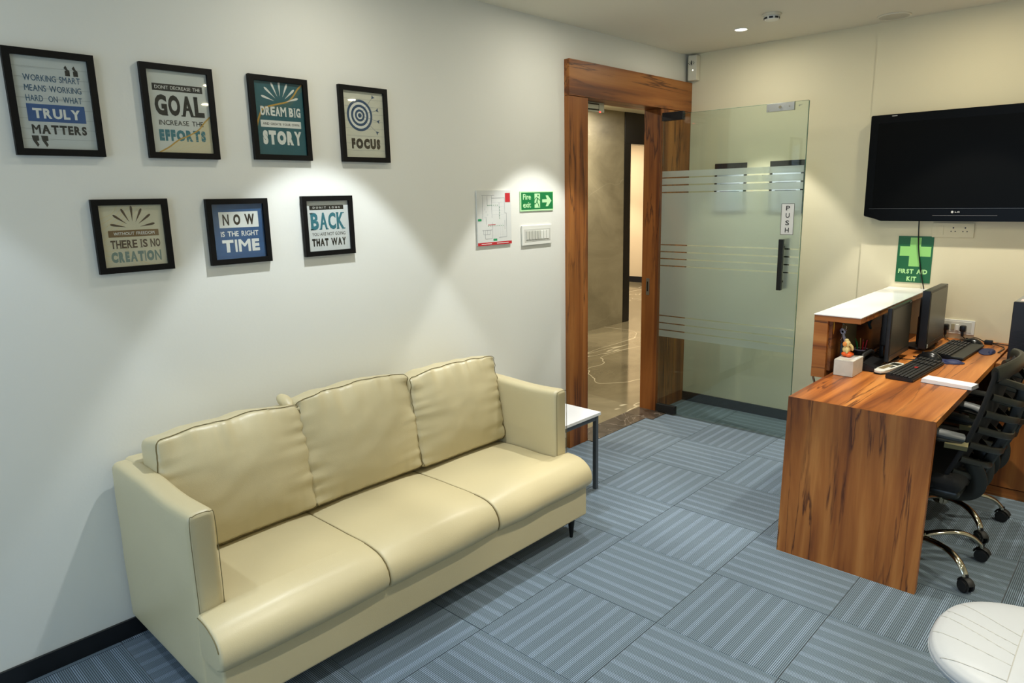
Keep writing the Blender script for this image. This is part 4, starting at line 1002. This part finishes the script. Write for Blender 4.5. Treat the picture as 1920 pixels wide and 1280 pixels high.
def mouse(lab, c, rz, s=1):
    t = thing('computer_mouse', lab, 'mouse', (c[0], c[1], c[2]), rz, 'computer mice on the desk'); L = dict(world=False)
    bm = bmesh.new(); ball(bm, (0, 0, 0), (.060*s, .034*s, .040*s), 24, 14)
    for v in bm.verts:
        if v.co.z < 0: v.co.z = 0
        v.co.x *= 1.0; v.co.z *= (1-.25*max(0, v.co.x/.06))
    finish('body', bm, mat('mouse_black', (16, 17, 20), .22), t, **L)
    bm = bmesh.new(); cyl(bm, (.030*s, 0, .029*s), .007, .006, 'Y', 14); finish('wheel', bm, BLACKM, t, **L)
mouse('glossy black mouse on the navy pad between the keyboards', (.935, 2.093, .7648), 2.95, 1.1)
mouse('glossy black mouse beside the wall-side keyboard', (1.030, 2.682, .7607), 2.9, 1.0)

# ------------------------------------------------------------------ small things on the desk
bm = bmesh.new(); box(bm, .643, .738, 1.445, 1.600, .7605, .845, .004)
t = thing('paper_box', 'pale grey-white tissue box at the end of the desk ledge', 'box', (.69, 1.52, .76))
finish('carton', bm, mat('box_marbled', (206, 202, 192), .45, var=.18, vscale=22), t)
bx('opening_film', mat('film_white', (226, 228, 230), .25), t, .675, .733, 1.49, 1.56, .8452, .8462)
# figurine
t = thing('figurine', 'small cream and orange elephant-headed seated figurine on the paper box', 'figurine', (.672, 1.530, .8465))
CREAM = mat('figurine_cream', (226, 204, 140), .4); ORANGE = mat('figurine_orange', (232, 92, 26), .4)
fx, fy, fz = .672, 1.530, .8465
bm = bmesh.new(); ball(bm, (fx+.004, fy, fz+.0135), (.027, .022, .0135)); ball(bm, (fx+.018, fy-.016, fz+.012), (.016, .012, .010)); ball(bm, (fx+.018, fy+.016, fz+.012), (.016, .012, .010)); finish('robe', bm, ORANGE, t)
bm = bmesh.new(); ball(bm, (fx, fy, fz+.037), (.019, .018, .019)); ball(bm, (fx+.010, fy-.020, fz+.034), (.008, .007, .014)); ball(bm, (fx+.010, fy+.020, fz+.034), (.008, .007, .014)); ball(bm, (fx+.022, fy+.013, fz+.040), (.008, .008, .009)); finish('torso', bm, CREAM, t)
bm = bmesh.new(); ball(bm, (fx+.003, fy, fz+.068), (.017, .016, .018)); ball(bm, (fx, fy, fz+.085), (.011, .011, .009))
tube(bm, smooth_path([(fx+.014, fy, fz+.066), (fx+.026, fy+.002, fz+.055), (fx+.030, fy+.004, fz+.042), (fx+.027, fy+.010, fz+.034)], 5), [.008-.00028*k for k in range(16)], 10); finish('head', bm, CREAM, t)
bm = bmesh.new(); ball(bm, (fx-.004, fy-.018, fz+.068), (.010, .004, .013)); ball(bm, (fx-.004, fy+.018, fz+.068), (.010, .004, .013)); finish('ear', bm, mat('figurine_ear', (238, 150, 70), .4), t)
bm = bmesh.new(); ball(bm, (fx+.018, fy-.007, fz+.072), .002, 8, 6); ball(bm, (fx+.018, fy+.007, fz+.072), .002, 8, 6); finish('eye', bm, INK, t)
bm = bmesh.new(); ball(bm, (fx+.027, fy+.013, fz+.044), .004, 8, 6); finish('sweet', bm, mat('red_mark', (170, 40, 40), .5), t)
# pen holder
t = thing('pen_holder', 'mesh pen cup filled with red and green pens behind the figurine', 'pen holder', (.665, 1.78, .76))
px_, py_ = .668, 1.79
bm = bmesh.new(); cyl(bm, (px_, py_, .800), .030, .078, seg=28, r2=.034); finish('cup', bm, mat('cup_dark', (44, 44, 50), .4), t)
bm = bmesh.new(); tube(bm, [(px_+.035*cos(a), py_+.035*sin(a), .839) for a in [2*pi*q/28 for q in range(28)]], .0035, 8, True); finish('rim', bm, mat('rim_lilac', (190, 180, 200), .35), t)
for k, (c, dx, dy) in enumerate((((190, 30, 40), .010, -.012), ((180, 40, 60), .016, .008), ((30, 120, 60), -.018, -.010), ((40, 130, 70), -.010, -.020), ((120, 40, 40), .0, .018), ((170, 130, 60), -.006, .006))):
    bm = bmesh.new(); tube(bm, [(px_+dx*.6, py_+dy*.6, .79), (px_+dx*1.5, py_+dy*1.5, .885+.006*(k % 3))], .0032, 8)
    lab = ['red pen in the mesh cup, front', 'crimson pen in the mesh cup, right', 'green pen in the mesh cup, left', 'second green pen in the mesh cup, leaning furthest left', 'dark red pen in the mesh cup, back', 'yellow-brown pencil in the middle of the mesh cup'][k]
    top_one('pen', bm, mat('pen_%d' % k, c, .35), lab, 'pen', 'pens in the cup', (px_+dx*.6, py_+dy*.6, .79))
bm = bmesh.new(); box(bm, .6025, .6050, 1.66, 1.90, .83, 1.02); top_one('pinned_sheet', bm, mat('dim_sheet', (128, 124, 96), .5, var=.1, vscale=20), 'grey-green sheet pinned inside the ledge behind the pens', 'paper', loc=(.603, 1.78, .83))
bm = bmesh.new(); tube(bm, smooth_path([(.615, 2.10, .96), (.618, 2.08, .93), (.616, 2.12, .90)], 6), .008, 8); ball(bm, (.612, 2.11, .955), (.008, .045, .03))
top_one('wall_sticker', bm, mat('dim_teal', (40, 84, 92), .5), 'dim teal ornament inside the ledge next to the nearer monitor', 'ornament', loc=(.61, 2.1, .95))
bm = bmesh.new(); box(bm, .6245, .6345, 1.585, 1.63, .7605, .90, .002); top_one('notebook', bm, mat('slate_book', (48, 66, 76), .5), 'thin slate blue notebook standing on edge behind the figurine', 'notebook', loc=(.63, 1.6, .76))
# hanging keys and tag
t = thing('key_bunch', 'bunch of silver keys hanging inside the ledge above the figurine', 'keys', (.632, 1.60, 1.02))
bm = bmesh.new(); tube(bm, [(.632+.012*cos(a), 1.60, .985+.016*sin(a)) for a in [2*pi*q/18 for q in range(18)]], .0016, 6, True); tube(bm, [(.632, 1.60, 1.026), (.632, 1.60, 1.0)], .0012, 6); finish('ring', bm, CHROME, t)
for k in range(7):
    bm = bmesh.new(); a = -.5+.17*k; z0 = .968-.006*(k % 3); x = .632+.012*a; L = .045+.004*(k % 3)
    box(bm, -.0045, .0045, -.001, .001, -L*1.35, 0); cyl(bm, (0, 0, 0), .012, .002, 'Y', 14)
    bmesh.ops.transform(bm, verts=bm.verts[:], matrix=Matrix.Translation((x, 1.592+.004*k, z0)) @ Matrix.Rotation(a*.8, 4, 'Y') @ Matrix.Rotation(.3*k, 4, 'Z'))
    finish('key', bm, mat('key_metal', (150, 140, 146), .25, metal=1), t)
bm = bmesh.new(); tube(bm, smooth_path([(.600, 1.535, 1.018), (.602, 1.533, .998), (.603, 1.531, .985)], 4), .0035, 8); tube(bm, [(.603, 1.531, .985), (.602, 1.533, .955)], [.004, .0015], 8)
top_one('brass_hook', bm, mat('brass', (206, 160, 70), .3, metal=.8), 'small brass hook with a dark tag inside the ledge corner', 'hook', loc=(.602, 1.533, 1.0))
# calculator-like handset
t = thing('calculator', 'white handheld calculator with dark display in front of the nearer monitor', 'calculator', (.833, 1.72, .7605), -.17)
L = dict(world=False)
bm = bmesh.new(); prism(bm, [(x, y) for x, y in [(.033*cos(a)*min(1, 1.0), .125*sin(a)) if False else (math.copysign(abs(cos(a))**.5, cos(a))*.032, math.copysign(abs(sin(a))**.62, sin(a))*.128) for a in [2*pi*k/32 for k in range(32)]]], .006, .020, .004); finish('body', bm, WHITEP, t, **L)
bm = bmesh.new(); prism(bm, [(math.copysign(abs(cos(a))**.5, cos(a))*.033, math.copysign(abs(sin(a))**.62, sin(a))*.130) for a in [2*pi*k/32 for k in range(32)]], 0, .007, .002); finish('back_shell', bm, BLACK, t, **L)
bx('display', mat('display_dark', (40, 44, 36), .2), t, -.022, .022, .045, .100, .0195, .0208, .0005, **L)
bx('keypad', mat('keypad_bronze', (128, 114, 84), .4), t, -.024, .005, -.075, .035, .0195, .0208, .0005, **L)
for q in range(3):
    bx('button', BLACK, t, .008, .022, .012-.016*q, .021-.016*q, .0198, .0215, **L)
# telephone / adaptors in shadow
t = thing('desk_phone', 'black desk telephone in the shade under the counter ledge', 'telephone', (.700, 1.560, .7605), .03)
bm = bmesh.new(); hexa(bm, [(.0, .06, 0), (.10, .06, 0), (.10, .26, 0), (.0, .26, 0), (.0, .06, .055), (.10, .06, .020), (.10, .26, .020), (.0, .26, .055)]); bmesh.ops.bevel(bm, geom=bm.edges[:], offset=.005, segments=2, affect='EDGES'); finish('body', bm, BLACK, t, **L)
bm = bmesh.new(); tube(bm, smooth_path([(.025, .065, .062), (.020, .09, .074), (.020, .16, .076), (.020, .23, .074), (.025, .255, .062)], 5), .014, 10); finish('handset', bm, BLACKM, t, **L)
# paper pad with white sheets
t = thing('paper_stack', 'thick stack of white paper overhanging the desk edge behind the chair', 'paper', (1.12, 1.63, .7605))
bm = bmesh.new(); hexa(bm, [(1.020, 1.555, .7625), (1.235, 1.535, .7625), (1.250, 1.612, .7625), (1.031, 1.634, .7625), (1.022, 1.557, .781), (1.234, 1.537, .778), (1.248, 1.610, .780), (1.033, 1.632, .783)]); finish('sheets', bm, mat('sheet_white', (236, 236, 240), .5), t, smooth=False)
bm = bmesh.new(); hexa(bm, [(1.018, 1.553, .7605), (1.238, 1.532, .7605), (1.252, 1.614, .7605), (1.029, 1.636, .7605), (1.018, 1.553, .7623), (1.238, 1.532, .7623), (1.252, 1.614, .7623), (1.029, 1.636, .7623)]); finish('cover', bm, mat('cover_grey', (90, 88, 96), .5), t, smooth=False)
# cables
def cable(lab, pts, r=.0028, nm='cable'):
    bm = bmesh.new(); tube(bm, smooth_path(pts, 6), r, 8); top_one(nm, bm, BLACK, lab, 'cable', loc=pts[0])
cable('thin black cable looping down from the left plug behind the keyboard', [(.862, YW-.034, .782), (.865, YW-.05, .775), (.885, YW-.10, .768), (.95, YW-.17, .765), (.99, YW-.12, .768), (.975, YW-.06, .774), (.957, YW-.034, .782)])
cable('black cable arching from the wall-side keyboard to the adaptor', [(.93, 2.70, .766), (.985, 2.74, .775), (1.03, 2.755, .790), (1.065, 2.745, .782), (1.085, 2.735, .774)])
cable('black cable running from the adaptor to the computer tower', [(1.125, 2.735, .772), (1.17, 2.745, .768), (1.215, 2.75, .765), (1.256, 2.75, .765)])
cable('black cable curling off the back edge of the desk', [(1.12, 2.725, .770), (1.17, 2.70, .766), (1.198, 2.65, .765), (1.196, 2.58, .7645), (1.190, 2.50, .7645)])
cable('black cable curled on the desk between the two monitors', [(.80, 2.02, .7640), (.86, 1.99, .772), (.90, 2.03, .772), (.885, 2.10, .766), (.85, 2.12, .764)])
cable('tangled black cable behind the nearer monitor', [(.66, 2.00, .764), (.70, 2.06, .79), (.73, 2.12, .785), (.70, 2.18, .768), (.66, 2.14, .775), (.68, 2.05, .766)], .0035)
bm = bmesh.new(); box(bm, 1.085, 1.127, 2.72, 2.75, .7605, .788, .005); top_one('power_adaptor', bm, BLACK, 'small black cable adaptor lying at the back of the desk', 'adaptor', loc=(1.10, 2.735, .76))
bm = bmesh.new()
for k in range(9): box(bm, .80+.006*k, .842+.004*k, 2.650-.012*k, 2.690-.012*k, .7605+.0012*k, .7615+.0012*k)
top_one('loose_papers', bm, mat('paper_brown', (150, 96, 62), .6), 'little pile of brown slips under the taller monitor', 'paper', loc=(.82, 2.66, .76))

# ------------------------------------------------------------------ office chairs
FRAMEB = mat('chair_frame', (30, 31, 27), .38); MESHB = mat('chair_mesh', (12, 12, 14), .85); PAD = mat('arm_pad', (70, 74, 76), .45)
def office_chair():
    t = thing('office_chair', '', 'chair', (0, 0, 0)); L = dict(world=False)
    # five-star chrome base, column
    bm = bmesh.new(); cyl(bm, (0, 0, .115), .036, .06, seg=24, bev=.006); finish('hub', bm, CHROME, t, **L)
    bm = bmesh.new(); cyl(bm, (0, 0, .23), .025, .18, seg=20); cyl(bm, (0, 0, .32), .016, .10, seg=20); finish('gas_column', bm, BLACK, t, **L)
    for k in range(5):
        a = radians(36+72*k); c, s = cos(a), sin(a)
        pts = smooth_path([(c*r, s*r, z) for r, z in ((.02, .118), (.10, .134), (.18, .136), (.238, .118), (.275, .086), (.285, .066))], 5)
        n = len(pts); bm = bmesh.new(); tube(bm, pts, [.020-.006*i/n for i in range(n)], 12, up=(0, 0, 1), flat=(.62, 1))
        lg = finish('leg', bm, CHROME, t, **L)
        bm = bmesh.new(); X, Y = c*.292, s*.292; ct = Matrix.Translation((X, Y, .029)) @ Matrix.Rotation(a+.7*((k % 3)-1), 4, 'Z')
        for q in (-1, 1):
            cyl(bm, (0, q*.014, 0), .0285, .017, 'Y', 24, bev=.004)
        cyl(bm, (0, 0, 0), .010, .03, 'Y', 12)
        # hood
        hood = [(.034*cos(h), 0, .034*sin(h)) for h in [radians(20+14*i) for i in range(11)]]
        tube(bm, hood, .010, 8, up=(0, 1, 0), flat=(1.6, .45))
        bmesh.ops.transform(bm, verts=bm.verts[:], matrix=ct); cyl(bm, (X, Y, .064), .007, .03, seg=12)
        finish('caster', bm, BLACKM, lg, **L)
    # seat
    bm = bmesh.new()
    def sf(P):
        u, v = P.x/.235, P.y/.235; q = Vector(P); q.z += .018*(u*u)*(1 if u < 0 else .3)*-1 + .014*v*v; return q + Vector((-.045, 0, .470))
    rounded_box(bm, (.235, .235, .036), .034, (14, 14, 4), sf); finish('seat', bm, MESHB, t, ang=60, **L)
    bm = bmesh.new(); rounded_box(bm, (.21, .20, .018), .016, (8, 8, 3), lambda P: P+Vector((-.03, 0, .428))); box(bm, -.10, .10, -.06, .06, .36, .412, .008); finish('seat_shell', bm, FRAMEB, t, ang=60, **L)
    # back: lower half low, reclined
    def bk(s): # s 0..1 up the back -> x, z of the mesh plane
        return Vector((.125+.150*s+.020*sin(pi*s), 0, .47+.51*s))
    def hw(s): return .185+.055*sin(pi*min(1, s*1.05)*.8)
    bm = bmesh.new(); rows = []
    for i in range(15):
        s = i/14; p = bk(s); row = []
        for j in range(11):
            v = -1+2*j/10; row.append(bm.verts.new((p.x-.030*v*v+.012, v*hw(s)*.97, p.z)))
        rows.append(row)
    rows2 = [[bm.verts.new(v.co+Vector((-.008, 0, .001))) for v in r] for r in rows]
    for i in range(14):
        for j in range(10):
            bm.faces.new((rows[i][j], rows[i][j+1], rows[i+1][j+1], rows[i+1][j])); bm.faces.new((rows2[i][j+1], rows2[i][j], rows2[i+1][j], rows2[i+1][j+1]))
    for R_ in (0, 14):
        for j in range(10): bm.faces.new((rows[R_][j], rows[R_][j+1], rows2[R_][j+1], rows2[R_][j]))
    for c_ in (0, 10):
        for i in range(14): bm.faces.new((rows[i][c_], rows[i+1][c_], rows2[i+1][c_], rows2[i][c_]))
    finish('mesh_panel', bm, MESHB, t, ang=60, **L)
    for sgn in (-1, 1):
        bm = bmesh.new(); pts = []
        for i in range(13):
            s = i/12; p = bk(s); pts.append((p.x-.018, sgn*hw(s), p.z))
        tube(bm, pts, .010, 10, up=(0, 1, 0), flat=(.8, .9)); finish('side_frame', bm, MESHB, t, **L)
    bm = bmesh.new(); p = bk(1); pts = [(p.x-.020+.050*(1-v*v), v*hw(1), p.z-.012+.018*(1-v*v)) for v in [-1+2*k/14 for k in range(15)]]
    tube(bm, pts, .022, 12, up=(0, 0, 1), flat=(1.45, .75)); finish('top_frame', bm, FRAMEB, t, **L)
    for k, s in enumerate((.90, .76, .62, .48, .34, .20, .07)):
        bm = bmesh.new(); p = bk(s); pts = []
        for v in [-1+2*q/18 for q in range(19)]:
            pts.append((p.x-.004+(.098-.05*abs(s-.45))*(1-abs(v)**2.2), v*hw(s)*.80, p.z-.045*(1-abs(v)**1.5)+.012*abs(v)))
        tube(bm, pts, .0135, 8, up=(0, 0, 1), flat=(1.1, .62)); finish('rib', bm, FRAMEB, t, **L)
    bm = bmesh.new(); pts = [(bk(s).x+.072-.02*abs(s-.5), 0, bk(s).z-.042) for s in [.05+.085*k for k in range(11)]]
    tube(bm, pts, .014, 8, up=(0, 1, 0), flat=(.8, 1.6)); finish('spine', bm, FRAMEB, t, **L)
    # J bracket from the spine forward under the seat
    for sgn in (-1, 1):
        bm = bmesh.new(); tube(bm, smooth_path([(.19, sgn*.10, .56), (.222, sgn*.085, .49), (.215, sgn*.07, .425), (.16, sgn*.05, .385), (.05, sgn*.035, .372), (-.02, sgn*.03, .372)], 5), .026, 10, up=(0, 1, 0), flat=(.5, 1.25))
        finish('back_bracket', bm, FRAMEB, t, **L)
    # armrests
    for sgn in (-1, 1):
        bm = bmesh.new(); y = sgn*.245
        tube(bm, smooth_path([(.175, sgn*.225, .690), (.12, y, .700), (.04, y, .705), (-.06, y, .700), (-.12, y, .690)], 5), .028, 12, up=(0, 0, 1), flat=(.62, 1.0)); ar = finish('armrest', bm, PAD, t, **L)
        bm = bmesh.new(); tube(bm, smooth_path([(.185, sgn*.222, .672), (.11, y, .680), (.03, y, .675), (-.02, y, .63), (-.01, y, .54), (.0, sgn*.235, .46), (.0, sgn*.19, .425)], 5), .022, 10, up=(0, 1, 0), flat=(1, .55)); finish('arm_support', bm, FRAMEB, ar, **L)
        bm = bmesh.new(); tube(bm, [(.115, y+sgn*.003, .668), (.195, y-sgn*.012, .664)], .024, 4, up=(0, 0, 1), flat=(1.0, .75)); finish('arm_plate', bm, mat('plate_champagne', (150, 140, 104), .3, metal=.7), ar, **L)
    return t
def dup(root, loc, rz, label):
    r = root.copy(); COL.objects.link(r); r.location = loc; r.rotation_euler = (0, 0, rz); r['label'] = label
    for ch in list(root.children):
        c = ch.copy(); COL.objects.link(c); c.parent = r
        for g in ch.children:
            d = g.copy(); COL.objects.link(d); d.parent = c
    return r
ch = office_chair(); ch.location = (1.135, 1.228, 0); ch.rotation_euler = (0, 0, 0); ch['label'] = 'black mesh office chair with ribbed back, nearer the desk end panel'; ch['group'] = 'office chairs behind the reception desk'
c2 = dup(ch, (1.118, 1.782, .0), radians(-6), 'black mesh office chair pushed in behind the nearer one, closer to the cabinet')
for o in c2.children:        # its seat is set lower
    if o.name.split('.')[0] not in ('hub', 'leg', 'gas_column'): o.location.z = -.075

# ------------------------------------------------------------------ white quilted chair in the near corner
t = thing('white_chair', 'white leather quilted lounge chair at the near right corner', 'chair', (1.76, -.03, 0))
WL = mat('white_leather', (176, 181, 188), .42, bump=.1, bscale=300); cx, cy, zt = 1.745, -.028, .452
def seatshape(a):
    c, s = cos(a), sin(a); r = 1/((abs(c)/.292)**2.5+(abs(s)/.270)**2.5)**(1/2.5); return r
bm = bmesh.new(); rings = []; NA = 72
levels = [(0.0, .022), (.2, .021), (.4, .018), (.6, .013), (.78, .006), (.9, -.002), (.97, -.012), (1.0, -.026), (.995, -.042), (.965, -.055), (.90, -.072), (.72, -.105), (.5, -.125), (0, -.13)]
def quilt(x, y):
    # stitched channels: one along y, curved ones fanning from it to the rim
    d = abs(x-(-.085)); v = math.exp(-(d/.006)**2)
    for y0, y1 in ((.02, .17), (-.035, .085), (-.085, .045), (-.135, -.055), (-.20, -.165)):
        if x < -.085:
            tt = (-.085-x)/.2; yy = y0+(y1-y0)*tt**1.15; v = max(v, math.exp(-((y-yy)/.0055)**2))
        else: v = max(v, math.exp(-((y-(y0))/.0055)**2))
    return v
grid = []
for rI, (k, z) in enumerate(levels):
    if k == 0: rings.append([bm.verts.new((cx, cy, zt+z))]*NA); continue
    row = []
    for q in range(NA):
        a = 2*pi*q/NA; r = seatshape(a)*k; x, y = r*cos(a), r*sin(a)
        row.append(bm.verts.new((cx+x, cy+y, zt+z)))
    rings.append(row)
for i in range(len(rings)-1):
    A, Bq = rings[i], rings[i+1]
    for q in range(NA):
        f_ = []
        for v in (A[q], A[(q+1) % NA], Bq[(q+1) % NA], Bq[q]):
            if v not in f_: f_.append(v)
        if len(f_) > 2:
            try: bm.faces.new(f_)
            except ValueError: pass
bmesh.ops.subdivide_edges(bm, edges=bm.edges[:], cuts=2, use_grid_fill=True, smooth=0)
for v in bm.verts:
    if v.co.z > zt-.05: v.co.z -= .0012*quilt(v.co.x-cx, v.co.y-cy)*(1 if v.co.z > zt-.02 else .3)
finish('seat', bm, WL, t, ang=75)
bm = bmesh.new()
def zsurf(x, y):
    a = math.atan2(y, x); k = math.hypot(x, y)/seatshape(a)
    for (k0, z0), (k1, z1) in zip(levels[:7], levels[1:8]):
        if k0 <= k <= k1: return zt+z0+(z1-z0)*(k-k0)/(k1-k0)
    return zt-.02
def seamline(f, x0, x1, n=24):
    pts = []
    for i in range(n+1):
        x = x0+(x1-x0)*i/n; x, y = f(x)
        a = math.atan2(y, x)
        if math.hypot(x, y)/seatshape(a) > .985: continue
        pts.append((cx+x, cy+y, zsurf(x, y)-.0006))
    if len(pts) > 3: tube(bm, pts, .0012, 6)
seamline(lambda s: (-.085, s), -.28, .28)
for y0, y1 in ((.02, .17), (-.035, .085), (-.085, .045), (-.135, -.055), (-.20, -.165)):
    seamline(lambda s, y0=y0, y1=y1: (s, y0+(y1-y0)*((-.085-s)/.2)**1.15), -.29, -.086)
finish('stitching', bm, mat('white_thread', (168, 168, 164), .7), t)
bm = bmesh.new(); tube(bm, [(cx+seatshape(a)*.997*cos(a), cy+seatshape(a)*.997*sin(a), zt-.034) for a in [2*pi*q/72 for q in range(72)]], .0022, 6, True); finish('piping', bm, WL, t)
bm = bmesh.new()
pb_ = []
for k in range(15):
    a = radians(-70+140*k/14); pb_.append((cx+.27*cos(a), cy+.27*sin(a), 0))
lo = [bm.verts.new((x, y, zt-.03)) for x, y, _ in pb_]; hi = [bm.verts.new((x+.05, y, zt+.30-.10*abs(i-7)/7)) for i, (x, y, _) in enumerate(pb_)]
lo2 = [bm.verts.new(v.co+Vector((.04, 0, 0))) for v in lo]; hi2 = [bm.verts.new(v.co+Vector((.04, 0, 0))) for v in hi]
for i in range(14):
    bm.faces.new((lo[i], lo[i+1], hi[i+1], hi[i])); bm.faces.new((lo2[i+1], lo2[i], hi2[i], hi2[i+1])); bm.faces.new((hi[i], hi[i+1], hi2[i+1], hi2[i])); bm.faces.new((lo[i+1], lo[i], lo2[i], lo2[i+1]))
bm.faces.new((lo[0], hi[0], hi2[0], lo2[0])); bm.faces.new((hi[14], lo[14], lo2[14], hi2[14]))
finish('backrest', bm, WL, t, ang=50)
bm = bmesh.new(); cyl(bm, (cx, cy, .17), .028, .31, seg=24); finish('column', bm, CHROME, t)
bm = bmesh.new(); cyl(bm, (cx, cy, .008), .20, .016, seg=48, bev=.004); cyl(bm, (cx, cy, .024), .06, .016, seg=32, r2=.03); finish('base_plate', bm, CHROME, t)
